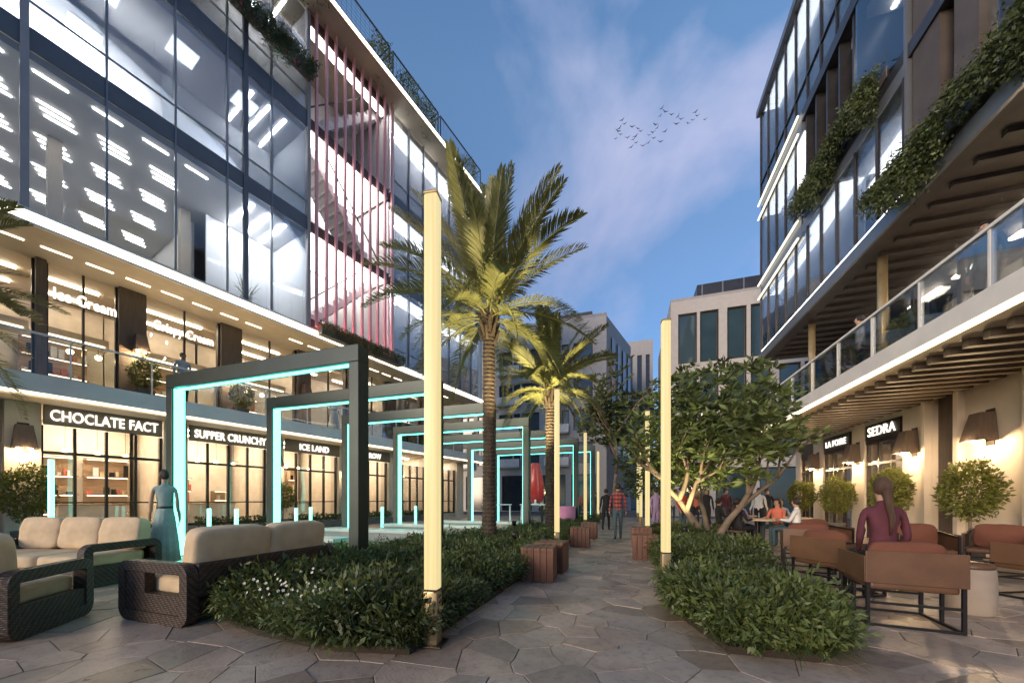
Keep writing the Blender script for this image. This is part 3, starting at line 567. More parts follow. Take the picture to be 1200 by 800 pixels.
# ground floor
rpart('back_wall', 'warmwall', 11.5, 11.7, 4, 20.4, 0, 20)
for y0, y1, m in ((4.0, 8.6, 'cream'), (8.6, 9.9, 'beige'), (9.9, 11.5, 'cream'), (11.5, 12.35, 'brown'), (12.35, 13.42, 'cream'), (15.2, 15.9, 'cream'), (17.9, 18.7, 'cream'), (19.9, 20.4, 'cream')):
    xo = {'beige': 7.75, 'brown': 7.72, 'cream': 7.6}[m]; rpart('wall_bay', m, xo, 8.3, y0, y1, 0, 3.995)
for y in (8.62, 9.78, 11.38, 12.37): rpart('pilaster', 'cream', 7.45, 7.598, y, y + .12, 0, 3.99)
for a, b_ in ((13.42, 15.2), (15.9, 17.9), (18.7, 19.9)):
    fr = MB(); n = 3; w = (b_ - a) / n
    def fb(y0, y1, z0, z1): fr.box(7.66 - RBX, 7.76 - RBX, y0 - RBY, y1 - RBY, z0, z1)
    for i in range(n + 1): y = min(max(a + i * w, a + .03), b_ - .03); fb(y - .03, y + .03, 0, 3.1)
    fb(a, b_, 2.4, 2.47); fb(a, b_, 0, .12); fb(a, b_, 1.0, 1.04); fr.build('shop_frame', M['bronze'], RB)
    for i in range(n):
        for z0, z1 in ((.12, 2.4), (2.47, 3.1)): rpart('pane', 'shopglass', 7.70, 7.712, a + i * w + .03, a + (i + 1) * w - .03, z0, z1)
    rpart('lintel', 'cream', 7.62, 8.3, a, b_, 3.72, 3.995); rpart('lintel', 'bronze', 7.64, 8.3, a, b_, 3.1, 3.72)
    rpart('shop_back_wall', 'warmwall', 9.6, 9.7, a - .3, b_ + .3, .02, 3.99); rpart('light_panel', 'shoplight', 8.5, 8.7, a + .2, b_ - .2, 3.95, 3.985)
    rpart('curtain', 'cushion', 7.95, 8.0, a + .1, a + .1 + (b_ - a) * .3, .1, 2.9); rpart('curtain', 'cushion', 7.95, 8.0, b_ - .1 - (b_ - a) * .25, b_ - .1, .1, 2.9)
# balcony slab
rs = rpart('balcony_slab', 'slab', 5.10, 11.5, 3.0, 18.2, 4.0, 4.32)
rpart('slab_fascia', 'slab', 5.02, 5.098, 3.0, 18.2, 4.03, 4.36, rs, .01) if False else None
def rsub(name, m, parent, *a): return part(name, M[m], parent, a[0] - RBX, a[1] - RBX, a[2] - RBY, a[3] - RBY, a[4], a[5])
rsub('slab_fascia', 'slab', rs, 5.02, 5.098, 3.0, 18.2, 4.02, 4.36); rsub('led_strip', 'led', rs, 5.035, 5.11, 3.0, 18.2, 3.955, 3.998); rsub('terrace_ceiling', 'soffit', rs, 5.13, 11.4, 3.0, 18.2, 3.955, 3.995)
for k in range(34): rsub('ceiling_slat', 'slat', rs, 5.42, 7.55, 5.4 + k * .38, 5.52 + k * .38, 3.82, 3.952)
for k in range(11):
    y = 3.2 + k * 1.36
    rpart('balustrade_pane', 'railglass', 5.13, 5.144, y + .03, y + 1.33, 4.37, 5.28); rpart('baluster', 'slab', 5.12, 5.155, y - .018, y + .018, 4.325, 5.28)
rpart('handrail', 'slab', 5.105, 5.17, 3.0, 18.2, 5.282, 5.335)
# second floor
rpart('upper_wall', 'loggia', 8.6, 8.9, 3.5, 9.6, 4.33, 8.0); rpart('upper_wall', 'loggia', 8.6, 8.9, 16.4, 20.4, 4.33, 8.0)
for y in (9.6, 11.3, 13.0, 14.7, 16.3): rpart('timber_mullion', 'brown', 8.55, 8.75, y - .06, y + .06, 4.33, 8.0)
for y in (9.6, 11.3, 13.0, 14.7):
    rpart('pane', 'shopglass', 8.64, 8.652, y + .07, y + 1.63, 4.33, 7.9); rpart('upper_shop_wall', 'warmwall', 10.4, 10.5, y - .1, y + 1.75, 4.33, 7.98)
    rpart('light_panel', 'shoplight', 9.3, 9.42, y + .2, y + 1.4, 7.9, 7.96)
for y in (8.2, 12.6, 16.6): MB().lathe([(.11, 0), (.11, 3.68)], 14, (6.7 - RBX, y - RBY, 4.325)).build('round_column', M['polebase'], RB, smooth=True)
us = rpart('upper_soffit', 'loggia', 6.2, 11.5, 5.0, 20.6, 8.05, 8.38)
rsub('soffit_fascia', 'mull', us, 6.13, 6.198, 5.0, 20.6, 8.03, 8.40)
for k in range(26): rsub('soffit_slat', 'loggia', us, 6.6, 8.5, 5.6 + k * .57, 5.72 + k * .57, 7.95, 8.045)
# glass volume
GX = 6.16
for z0, z1 in ((11.05, 11.8), (14.95, 15.7)):
    rpart('floor_slab', 'white', 6.5, 11.4, 10.8, 20.2, z0 + .05, z1 - .05)
    rpart('spandrel', 'mull', GX - .02, 6.48, 16.0, 20.3, z0, z1)
    for z in (z0 - .05, z1 - .12): rpart('led_fin', 'goldled', GX - .12, GX - .06, 16.1, 20.45, z + .02, z + .075)
rpart('spandrel', 'mull', GX - .02, 6.48, 10.8, 15.99, 11.12, 11.45); rpart('spandrel', 'darkfin', GX - .02, 6.48, 10.0, 15.99, 15.3, 15.7)
rpart('glazing_base', 'basew', GX + .0, GX + .1, 10.8, 20.3, 8.41, 8.47)
rpart('roof_slab', 'mull', 6.0, 11.6, 4.6, 20.5, 20.0, 20.3)
for y in [10.8 + .95 * k for k in range(11)]:
    rpart('mullion', 'darkfin', GX - .05, GX + .03, y - .02, y + .02, 8.48, 11.1)
    rpart('mullion', 'darkfin', GX - .05, GX + .03, y - .02, y + .02, 15.7, 20.0)
    if y > 15.9: rpart('mullion', 'darkfin', GX - .05, GX + .03, y - .02, y + .02, 11.8, 14.95)
ys = [10.8 + .95 * k for k in range(11)]
for a, b_ in zip(ys[:-1], ys[1:]):
    rpart('pane', 'glass', GX - .006, GX + .006, a + .02, b_ - .02, 8.48, 11.1); rpart('pane', 'glass', GX - .006, GX + .006, a + .02, b_ - .02, 15.7, 20.0)
    if a > 15.8: rpart('pane', 'glass', GX - .006, GX + .006, a + .02, b_ - .02, 11.8, 14.95)
rpart('transom', 'darkfin', GX - .05, GX + .02, 10.8, 20.3, 16.5, 16.55)
for z0, z1 in ((8.4, 11.08), (11.82, 14.93), (15.72, 19.98)): rpart('interior_wall', 'white', 7.9, 8.0, 10.4, 20.3, z0, z1)
for z0, z1, ya in ((8.42, 11.08, 13.7), (11.82, 14.93, 16.02), (15.72, 19.98, 10.9)):
    rpart('blind', 'white', 6.85, 6.88, ya, 20.2, z0, z1); rpart('ceiling_fill', 'lumi', 6.25, 6.84, ya, 20.2, z1 - .03, z1 - .004)  # ceiling glow added to whiten the blinds behind the glass
rpart('ceiling_fill', 'lumi', 6.9, 7.85, 10.9, 13.6, 11.045, 11.078)  # same added fill glow for the room without blinds
rpart('end_wall', 'mull', GX + .1, 11.5, 20.25, 20.45, 8.4, 20)
for yy, zz in ((11.6, 15.25), (12.3, 15.25), (11.4, 11.1), (12.4, 11.1), (13.3, 11.1)):
    t = empty('ceiling_light', (7.0, yy, zz), 0, 'white strip light behind the glass of the dark overhanging block', 'ceiling light', 'strip lights in the overhanging block')
    part('tube', M['tubew'], t, -.05, .05, -.45, .45, -.36, -.31); part('hanger', M['slab'], t, -.01, .01, -.4, -.38, -.309, -.001); part('hanger', M['slab'], t, -.01, .01, .38, .4, -.309, -.001)
# recessed loggia bays of the glass volume
rpart('loggia_floor', 'darkfin', GX, 8.0, 5.0, 16.0, 11.46, 11.78); rpart('loggia_back', 'darkfin', 7.6, 7.7, 12.7, 15.95, 11.8, 15.3)
for k in range(5): rpart('dark_fin', 'darkfin', GX + .05, 7.4, 12.9 + k * .72, 12.98 + k * .72, 11.8, 15.3)
rpart('corner_glazing', 'mull', GX - .03, GX + .2, 10.72, 10.8, 8.4, 20.0); rpart('pane', 'glass', GX - .006, GX + .006, 10.82, 12.7, 11.8, 15.3)
rpart('near_roof_fascia', 'darkfin', GX - .02, 6.6, 5.0, 10.7, 15.3, 20.0); rpart('near_back', 'loggia', 8.0, 8.1, 4.6, 10.7, 8.4, 15.3)
for y0, y1, m in ((9.9, 10.65, 'loggia'), (9.02, 9.55, 'loggia'), (8.0, 8.6, 'darkfin'), (6.4, 7.0, 'loggia')): rpart('tall_pier', m, GX + .05, 7.5, y0, y1, 8.39, 15.29)
rpart('slot_window', 'glass', GX + .3, GX + .31, 9.56, 9.89, 8.4, 15.28); rpart('slot_window', 'glass', GX + .3, GX + .31, 8.62, 9.0, 8.4, 15.28); rpart('slot_window', 'glass', GX + .3, GX + .31, 7.02, 7.98, 8.4, 15.28)
for y, z in ((9.72, 12.9), (9.7, 14.2), (8.8, 14.6), (8.8, 11.2), (7.5, 12.2)):
    t = empty('ceiling_light', (7.5, y, z), 0, 'small strip light glowing inside a slot window between dark piers', 'ceiling light', 'slot window lights')
    part('tube', M['ledw'], t, -.3, .3, -.05, .05, -.05, 0); part('housing', M['white'], t, -.32, .32, -.07, .07, .001, .03)
def rsign(y, body, size, w, label):
    t = empty('shop_sign', (7.62, y, 3.2), 0, label, 'shop sign', 'lit shop signs'); part('sign_board', M['bronze'], t, -.04, .018, -w / 2, w / 2, 0, .48)
    text('lettering', body, size, M['letter'], t, (-.06, 0, .12), (R(90), 0, R(-90)), ext=.012, bold=.002)
rsign(14.3, 'SEDRA', .42, 1.6, 'dark sign with five lit capitals above the terrace door nearest the seated woman')
rsign(16.9, 'LA POIRE', .33, 1.75, 'dark lit sign farther along the terrace, partly behind tree leaves')

# ------------------------------------------------------------------ far buildings
def window(B, x0, x1, z0, z1, y, m='farwin', axis='x', depth=.25):
    """a recessed window: frame part with pane sub-part; the wall plane is at y"""
    fr = MB(); t = .09
    if axis == 'x': 
        for a in ((x0, x0 + t, z0, z1), (x1 - t, x1, z0, z1), (x0 + t, x1 - t, z0, z0 + t), (x0 + t, x1 - t, z1 - t, z1)): fr.box(a[0], a[1], y + depth - .12, y + depth, a[2], a[3])
        f_ = fr.build('window', M['bronze'], B); part('pane', M[m], f_, x0 + t, x1 - t, y + depth - .06, y + depth - .04, z0 + t, z1 - t)
def facade(B, x0, x1, z0, z1, y, wins, mm, th=.5):
    """solid wall with real openings: piers and spandrel strips around a list of (x0,x1,z0,z1)"""
    xs = sorted({x0, x1, *[w[0] for w in wins], *[w[1] for w in wins]}); zs = sorted({z0, z1, *[w[2] for w in wins], *[w[3] for w in wins]})
    b = MB()
    for i in range(len(zs) - 1):
        run = None
        for j in range(len(xs) - 1):
            cx_, cz_ = (xs[j] + xs[j + 1]) / 2, (zs[i] + zs[i + 1]) / 2
            hole = any(w[0] < cx_ < w[1] and w[2] < cz_ < w[3] for w in wins)
            if not hole and run is None: run = xs[j]
            if (hole or j == len(xs) - 2) and run is not None:
                e = xs[j] if hole else xs[j + 1]; b.box(run, e, y, y + th, zs[i], zs[i + 1]); run = None
    return b.build('wall', M[mm], B)
FR = empty('stone_office_block', (8.0, 30, 0), 0, 'grey stone block with tall paired windows behind the leafy tree', 'building')
w = []
for z0, z1 in ((11.6, 15.4), (7.9, 10.9), (4.4, 7.2)):
    for x0, x1 in ((-4.35, -3.05), (-2.85, -1.6), (-1.05, .2), (.45, 1.7), (2.2, 3.5), (3.7, 5.0)): w.append((x0, x1, z0, z1))
w += [(-4.2, -2.2, .1, 3.6), (-1.8, .6, .1, 3.6), (1.0, 3.4, .1, 3.6)]
facade(FR, -4.88, 7, 0, 16.4, 0, w, 'concrete'); part('side_wall', M['concrete'], FR, -4.878, -4.4, .51, 12, 0, 16.398); part('roof', M['concrete2'], FR, -4.87, 7, .0, 12, 16.402, 16.6); part('penthouse', M['darkfin'], FR, -2.9, 6, .9, 9, 16.602, 17.9)
for k in range(6): part('louvre', M['mull'], FR, -2.6 + k * 1.4, -2.5 + k * 1.4, .86, .898, 16.61, 17.88)
for a in w: window(FR, *a, 0)
part('interior_wall', M['concrete2'], FR, -4.38, 7, 2.4, 2.6, 0, 16.39)
text('lettering', 'MAA', .7, M['letter'], FR, (-2.2, -.06, 7.3), (R(90), 0, 0))
FC = empty('pale_apartment_block', (-2.0, 36, 0), 0, 'pale apartment block with recessed windows at the end of the walk', 'building')
w = []; zf = [(4.9, 7.0), (8.2, 10.3), (11.4, 13.4), (14.6, 16.9)]
for z0, z1 in zf:
    for k, x0 in enumerate((-16.4, -13.6, -11.1, -8.6, -6.0, -3.2)): w.append((x0, x0 + (1.9 if k % 2 else 1.5), z0, z1)); w.append((x0 + (2.05 if k % 2 else 1.62), x0 + 2.35 , z0 - .3, z1)) if k % 2 == 0 else None
w += [(-15, -11.5, .1, 3.8), (-10.8, -7.5, .1, 3.8), (-6.8, -4.0, .1, 3.8), (-3.4, -1.0, .1, 3.8)]
facade(FC, -18.5, 0, 0, 19.2, 0, w, 'concrete'); 
for a in w: window(FC, *a, 0, 'farwin' if rnd.random() < .6 else 'farwin2')
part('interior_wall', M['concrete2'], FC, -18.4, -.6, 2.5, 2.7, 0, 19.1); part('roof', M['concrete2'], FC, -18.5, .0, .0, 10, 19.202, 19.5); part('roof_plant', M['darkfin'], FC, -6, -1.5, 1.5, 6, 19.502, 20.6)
for z in (4.55, 7.85, 11.05, 14.25):
    for x0 in (-16.5, -11.2, -6.1): bb = part('balcony', M['concrete'], FC, x0, x0 + 2.5, -.55, -.002, z, z + .16); part('balcony_rail', M['slab'], FC, x0, x0 + 2.5, -.55, -.52, z + .165, z + .95)
# its right flank runs away parallel to the office block
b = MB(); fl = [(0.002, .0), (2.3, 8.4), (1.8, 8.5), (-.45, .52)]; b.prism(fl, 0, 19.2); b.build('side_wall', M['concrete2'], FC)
for k in range(4):
    t0 = .12 + k * .22; x, y = .002 + 2.3 * t0, 8.4 * t0; part_ = MB().obox((x + .30, y + .72, 11.8), (.06, 1.0, 11.5), (0, 0, -math.atan2(2.3, 8.4))).build('slot_window', M['farwin2'], FC)
F2 = empty('small_grey_block', (2.0, 52, 0), 0, 'small grey block just visible past the end of the pale apartments', 'building')
facade(F2, -3.6, 1.2, 0, 23, 0, [(-3.2, -2.6, 16, 21), (-2.0, -1.4, 16, 21), (-.8, -.2, 16, 21), (.3, .8, 16, 21)], 'concrete2'); part('rear_wall', M['concrete2'], F2, -3.6, 1.2, .6, 6, 0, 22.9)
for a in ((-3.2, -2.6, 16, 21), (-2.0, -1.4, 16, 21), (-.8, -.2, 16, 21), (.3, .8, 16, 21)): window(F2, *a, 0, 'farwin2')
# ------------------------------------------------------------------ teal-lit portal frames
ORD = ['nearest', 'second', 'third', 'fourth', 'fifth', 'sixth', 'farthest']
for k, Y in enumerate((5.3, 7.3, 9.5, 11.6, 13.9, 16.2, 18.6)):
    xl, xr = -9.59 + .2 * (Y - 5.3), -4.62 + .22 * (Y - 5.3); W = xr - xl; w, dp, H = .21, .27, 4.0
    a = empty('portal_frame', (xl, Y, 0), 0, '%s of the dark square portal frames with teal light inside' % ORD[k], 'light arch', 'teal-lit portal frames')
    part('post', M['arch'], a, -w / 2, w / 2, -dp / 2, dp / 2, 0, H - .3, .012); part('post', M['arch'], a, W - w / 2, W + w / 2, -dp / 2, dp / 2, 0, H - .3, .012)
    part('beam', M['arch'], a, -w / 2, W + w / 2, -dp / 2 - .002, dp / 2 + .002, H - .298, H, .012)
    part('light_strip', M['cyan'], a, w / 2 + .001, w / 2 + .014, -.10, .10, .02, H - .31); part('light_strip', M['cyan'], a, W - w / 2 - .014, W - w / 2 - .001, -.10, .10, .02, H - .31)
    part('light_strip', M['cyan'], a, w / 2 + .03, W - w / 2 - .03, -.05, .05, H - .314, H - .30)
# ------------------------------------------------------------------ glowing poles
PL = [(-1.62, 2.76), (-1.62, 8.5), (-1.6, 14.3), (-1.55, 20.0)]; PR = [(.53, 5.74), (.55, 11.4), (.55, 17.2), (.55, 22.5)]
plab = ['nearest glowing pole, in front of the palm, foot at the flower bed corner', 'glowing pole beside the second palm trunk', 'glowing pole beyond the timber boxes near the walkers', 'farthest glowing pole on the arch side of the walk',
        'glowing pole in front of the leafy tree', 'glowing pole behind the timber box on the tree side', 'short-looking glowing pole behind the leafy tree', 'farthest glowing pole on the tree side of the walk']
for (x, y), lb in zip(PL + PR, plab):
    a = empty('glowing_pole', (x, y, 0), R(8), lb, 'light pole', 'glowing poles along the walk')
    MB().box(-.06, .06, -.06, .06, .47, 3.88).build('glow_tube', M['pole'], a, bevel=.02, smooth=True); MB().box(-.064, .064, -.064, .064, 0, .468).build('base', M['polebase'], a, bevel=.02, smooth=True); MB().box(-.067, .067, -.067, .067, .469, .482).build('collar', M['bronze'], a); MB().box(-.063, .063, -.063, .063, 3.881, 3.90).build('cap', M['polebase'], a, bevel=.005); MB().box(-.11, .11, -.11, .11, .001, .014).build('foot_plate', M['bronze'], a, bevel=.004)
# ------------------------------------------------------------------ timber box seats
def timber_box(x, y, rz, label, s=.5, h=.52):
    a = empty('timber_box', (x, y, 0), rz, label, 'box seat', 'timber box seats along the walk'); n = 5; w = s / n
    part('core', M['mortar'], a, -s / 2 + .03, s / 2 - .03, -s / 2 + .03, s / 2 - .03, .0, h - .05)
    for i in range(n):
        u0, u1 = -s / 2 + i * w + .003, -s / 2 + (i + 1) * w - .003
        for sg in (-1, 1): part('plank', M['wood'], a, u0, u1, min(sg * s / 2, sg * (s / 2 - .025)), max(sg * s / 2, sg * (s / 2 - .025)), .02, h - .052, .003)
        if 0 < i < n - 1 or True:
            e0, e1 = max(u0, -s / 2 + .028), min(u1, s / 2 - .028)
            for sg in (-1, 1): part('plank', M['wood'], a, min(sg * s / 2, sg * (s / 2 - .025)), max(sg * s / 2, sg * (s / 2 - .025)), e0, e1, .02, h - .052, .003)
        part('plank', M['wood'], a, u0, u1, -s / 2 - .01, s / 2 + .01, h - .05, h + rnd.uniform(-.003, .003), .004)
timber_box(-1.33, 5.52, R(4), 'reddish timber box seat at the bed edge, nearest the viewer'); timber_box(-1.28, 6.25, R(-3), 'timber box seat tucked behind the nearest one')
timber_box(-1.22, 9.75, R(2), 'timber box seat below the second glowing pole'); timber_box(-1.2, 11.9, 0, 'small-looking timber box seat by the walking couple')
timber_box(.34, 8.1, R(-2), 'timber box seat on the tree side of the walk'); timber_box(.34, 10.2, 0, 'timber box seat behind the other on the tree side')
# ------------------------------------------------------------------ low ledges and small light bollards
for k, (x0, x1, y0) in enumerate(((-8.9, -5.8, 6.15), (-8.3, -5.0, 8.3), (-7.9, -4.3, 10.4), (-7.3, -3.8, 12.6))):
    a = empty('low_ledge', ((x0 + x1) / 2, y0, 0), 0, ['low white ledge seat just behind the nearest teal frame', 'low white ledge seat between the second and third teal frames', 'low white ledge seat behind the third teal frame', 'low white ledge seat deepest among the teal frames'][k], 'bench', 'low ledges among the frames'); w = (x1 - x0) / 2
    part('top', M['ledge'], a, -w, w, -.25, .25, .36, .44, .012); part('plinth', M['concrete2'], a, -w + .06, w - .06, -.2, .2, 0, .358)
for k, (px_, d) in enumerate(((245, 10.2), (277, 9.6), (347, 11.0), (364, 12.2), (448, 12.6), (487, 14.2), (60, 7.6))):
    lat = (px_ - 600) / 420 * d; x, y = -d * math.sin(TH) + lat * math.cos(TH), d * math.cos(TH) + lat * math.sin(TH); h = 1.0 if px_ != 60 else 2.1
    a = empty('light_bollard', (x, y, 0), 0, ['slim glowing bollard just inside the nearest teal frame', 'thicker glowing bollard behind the beige sofa', 'glowing bollard behind the right end of the sofa', 'slim glowing bollard beside the second teal frame post', 'glowing bollard between the third and fourth frames', 'glowing bollard left of the nearest pole', 'tall slim cyan tube before the first shop window'][k], 'bollard light', 'small light bollards')
    MB().lathe([(.045, .3), (.045, h)], 12).build('glow_tube', M['cyan'], a, smooth=True); MB().lathe([(.06, 0), (.06, .298)], 12).build('base', M['slab'], a, smooth=True)
# ------------------------------------------------------------------ wicker lounge furniture
def sofa(name, loc, rz, W, D, seats, label, back=True):
    a = empty(name, loc, rz, label, 'sofa' if seats > 1 else 'armchair', 'dark wicker lounge set with beige cushions'); T = .11
    for sx in (0, 1):
        b = MB(); b.ring(D, .62, .13, .11, 0, T, seg=6); o = b.build('arm', M['wicker'], a, smooth=False, bevel=.008)
        o.rotation_euler = (0, 0, R(90)); o.location = (-W / 2 + T + sx * (W - T), -D / 2, 0)
    for sx in (0, 1):
        xa = -W / 2 + .012 if sx == 0 else W / 2 - T + .012
        part('arm_panel', M['wicker'], a, xa, xa + T - .024, -D / 2 + .1, D / 2 - .1, .1, .30)
        if seats == 2: part('arm_panel', M['wicker'], a, xa, xa + T - .024, -D / 2 + .1, -D / 2 + .42, .302, .52)
    part('base', M['wicker'], a, -W / 2 + T, W / 2 - T, -D / 2 + .06, D / 2 - .06, .04, .27, .02); part('back_frame', M['wicker'], a, -W / 2 + T + .002, W / 2 - T - .002, D / 2 - .09, D / 2 - .01, .27, .615, .02)
    cw = (W - 2 * T) / seats
    for i in range(seats):
        x0 = -W / 2 + T + i * cw; sc_ = puff(cw - .012, D - .14, .185, .012, i + W).build('seat_cushion', M['cushion'], a, smooth=True); sc_.location = (x0 + cw / 2, -.05, .272)
        c = puff(cw - .016, .20, .5, .035, i * 3 + W).build('back_cushion', M['cushion'], a, smooth=True)
        c.location = (x0 + cw / 2, D / 2 - .21, .46); c.rotation_euler = (R(-9), 0, 0)
    return a
sofa('wicker_sofa', (-4.60, 3.25, 0), R(-90), 1.85, 1.08, 2, 'beige cushioned wicker sofa with its back against the planting bed')
sofa('wicker_sofa', (-8.40, 3.10, 0), R(15), 2.3, 1.05, 3, 'beige cushioned wicker sofa facing the viewer below the first shop')
sofa('wicker_armchair', (-5.78, 1.66, 0), R(218), 1.05, .98, 1, 'dark wicker armchair cut off by the picture edge')
# ------------------------------------------------------------------ sling chairs of the terrace
def sling_chair(loc, rz, label, cushion=True):
    a = empty('sling_chair', loc, rz, label, 'chair', 'leather sling chairs on the terrace'); W, D, t = .70, .68, .028     # faces +y
    for sx in (-1, 1):
        x = sx * (W / 2 - t / 2); b = MB()
        for y in (-D / 2 + t / 2, D / 2 - t / 2): b.box(x - t / 2, x + t / 2, y - t / 2, y + t / 2, 0, .72 if y < 0 else .66)
        b.box(x - t / 2 + .001, x + t / 2 - .001, -D / 2 + t, D / 2 - t, .001, t); b.add([(x - t/2 + .001, -D/2 + t, .69), (x + t/2 - .001, -D/2 + t, .69), (x + t/2 - .001, D/2 - t, .63), (x - t/2 + .001, D/2 - t, .63), (x - t/2 + .001, -D/2 + t, .718), (x + t/2 - .001, -D/2 + t, .718), (x + t/2 - .001, D/2 - t, .658), (x - t/2 + .001, D/2 - t, .658)], [(0, 3, 2, 1), (4, 5, 6, 7), (0, 1, 5, 4), (1, 2, 6, 5), (2, 3, 7, 6), (3, 0, 4, 7)])
        b.box(x - t / 2 + .002, x + t / 2 - .002, -.03, 0, t, .36); b.build('side_frame', M['blackmetal'], a)
        s = MB().obox((sx * (W / 2 + .006), .0, .56), (.014, D - .02, .26), (0, 0, 0)).build('arm_sling', M['leather'], a, bevel=.004)
    for y in (-D / 2 + t / 2, D / 2 - t / 2): part('stretcher', M['blackmetal'], a, -W / 2 + t, W / 2 - t, y - .012, y + .012, .22, .244); part('stretcher', M['blackmetal'], a, -W / 2 + t, W / 2 - t, y - .012, y + .012, .002, .026)
    MB().box(-W / 2 - .012, W / 2 + .012, -D / 2 - .016, -D / 2 - .002, .43, .745).build('back_sling', M['leather'], a, bevel=.005)
    MB().box(-W / 2 + .03, W / 2 - .03, -D / 2 + .02, D / 2 - .0, .36, .44).build('seat', M['leather'], a, smooth=True, bevel=.03, bseg=3)
    if cushion:
        c = puff(.54, .08, .38, .06, loc[0], pinch=.35).build('cushion', M['rust'], a, smooth=True); c.location = (0, -D / 2 + .20, .445); c.rotation_euler = (R(10), 0, 0)
    return a
sling_chair((2.66, 4.80, 0), R(-7), 'tan leather sling chair carrying the seated woman, closest to the viewer')
sling_chair((2.72, 6.05, 0), R(-60), 'leather sling chair beside the bed, turned towards the seated woman')
sling_chair((3.05, 7.75, 0), R(-15), 'leather sling chair farther back along the bed edge')
sling_chair((5.05, 6.35, 0), R(25), 'leather sling chair cut off by the picture edge')
sling_chair((4.75, 8.0, 0), R(170), 'leather sling chair facing the viewer under the terrace lamps')
sling_chair((5.9, 8.2, 0), R(140), 'rust cushioned sling chair at the edge beyond the pouf')
sling_chair((3.9, 9.2, 0), R(200), 'leather sling chair behind the seated woman near the shop doors')
a = empty('pouf', (3.60, 5.36, 0), 0, 'beige cylindrical pouf with tan top beside the nearest sling chair', 'pouf')
MB().lathe([(.18, 0), (.20, .02), (.205, .25), (.2, .47), (.19, .5)], 24).build('body', M['pouf'], a, smooth=True); MB().lathe([(.185, .501), (.195, .52), (.18, .555), (.1, .57)], 24).build('top', M['leather'], a, smooth=True)
def table(loc, r, h, label, m='cushion'):
    a = empty('round_table', loc, 0, label, 'table', 'terrace tables'); MB().lathe([(r - .01, h - .035), (r, h - .02), (r, h - .01), (r - .01, h)], 24).build('top', M[m], a); MB().lathe([(.2, 0), (.2, .02), (.03, .04), (.03, h - .04)], 14).build('pedestal', M['blackmetal'], a, smooth=True)
table((3.45, 6.75, 0), .36, .5, 'low round table behind the pouf', 'leather'); table((3.35, 11.2, 0), .5, .74, 'round pale table where the group dines'); table((4.55, 12.4, 0), .45, .74, 'round pale table by the far terrace shrubs')
table((3.55, 13.6, 0), .45, .74, 'round pale table deepest in the terrace')
# ------------------------------------------------------------------ wall lamps with their own light
def sconce(Mx, label, group, power=28, sc=1.0):
    a = empty('wall_lamp', (0, 0, 0), 0, label, 'wall lamp', group); a.matrix_world = Mx
    b = MB(); w0, w1, d0, d1, h = .14 * sc, .21 * sc, .27 * sc, .40 * sc, .62 * sc; t = .012
    def trap(w, d, z): return [(-w, -d, z), (w, -d, z), (w, -.02, z), (-w, -.02, z)]
    o_ = trap(w1, d1, 0) + trap(w0, d0, h) + trap(w1 - t, d1 - t, 0) + trap(w0 - t, d0 - t, h - t)
    fs = [(0, 1, 5, 4), (1, 2, 6, 5), (2, 3, 7, 6), (3, 0, 4, 7), (4, 5, 6, 7), (9, 8, 12, 13), (10, 9, 13, 14), (11, 10, 14, 15), (8, 11, 15, 12), (15, 14, 13, 12), (0, 8, 9, 1), (1, 9, 10, 2), (2, 10, 11, 3), (3, 11, 8, 0)]
    b.add(o_, fs).build('shade', M['brown'], a); part('back_plate', M['bronze'], a, -.1, .1, -.019, -.001, -.1, h + .08)
    for x in (-.09, .09): MB().ball((x * sc, -.22 * sc, .0), .05 * sc).build('bulb', M['bulb'], a, smooth=True); MB().tube([(x * sc, -.22 * sc, .05 * sc), (x * sc, -.22 * sc, .5 * sc)], .008, 6).build('cable', M['blackmetal'], a)
    l = bpy.data.lights.new('lamp_light', 'POINT'); l.energy = power; l.color = (1, .70, .38); l.shadow_soft_size = .05; lo = bpy.data.objects.new('lamp_light', l); link(lo, a); lo.location = (0, -.40 * sc, -.06 * sc)
    return a
RZ = Euler((0, 0, R(-90)))
for y, lb in ((10.75, 'large wall lamp nearest the picture edge on the terrace'), (12.95, 'wall lamp right of the sign with five letters'), (15.55, 'wall lamp between the two terrace signs'), (18.3, 'wall lamp deepest on the terrace wall')): sconce(Matrix.LocRotScale((7.6, y, 2.55), RZ, None), lb, 'terrace wall lamps', 36)
sconce(LBM @ Matrix.Translation((-2.66, 1.02, 2.62)), 'wall lamp left of the first shop sign', 'shop wall lamps', 24); sconce(LBM @ Matrix.Translation((-.25, 1.78, 6.2)), 'wall lamp on the brown column above the first shop sign', 'shop wall lamps', 50, .9)
sconce(LBM @ Matrix.Translation((2.52, 1.78, 6.1)), 'wall lamp on the brown column above the nearest teal frame', 'shop wall lamps', 50, .9); sconce(LBM @ Matrix.Translation((5.3, 1.78, 6.1)), 'wall lamp on the third upper brown column', 'shop wall lamps', 20, .9)
sconce(LBM @ Matrix.Translation((3.67, 1.02, 2.62)), 'wall lamp seen inside the second teal frame', 'shop wall lamps', 20, .8); sconce(LBM @ Matrix.Translation((6.9, 1.02, 2.62)), 'wall lamp behind the third teal frame', 'shop wall lamps', 20, .8)
sconce(Matrix.LocRotScale((8.6, 10.6, 6.0), RZ, None), 'wall lamp above the yellow shrub on the balcony opposite', 'balcony wall lamps', 24, .8)
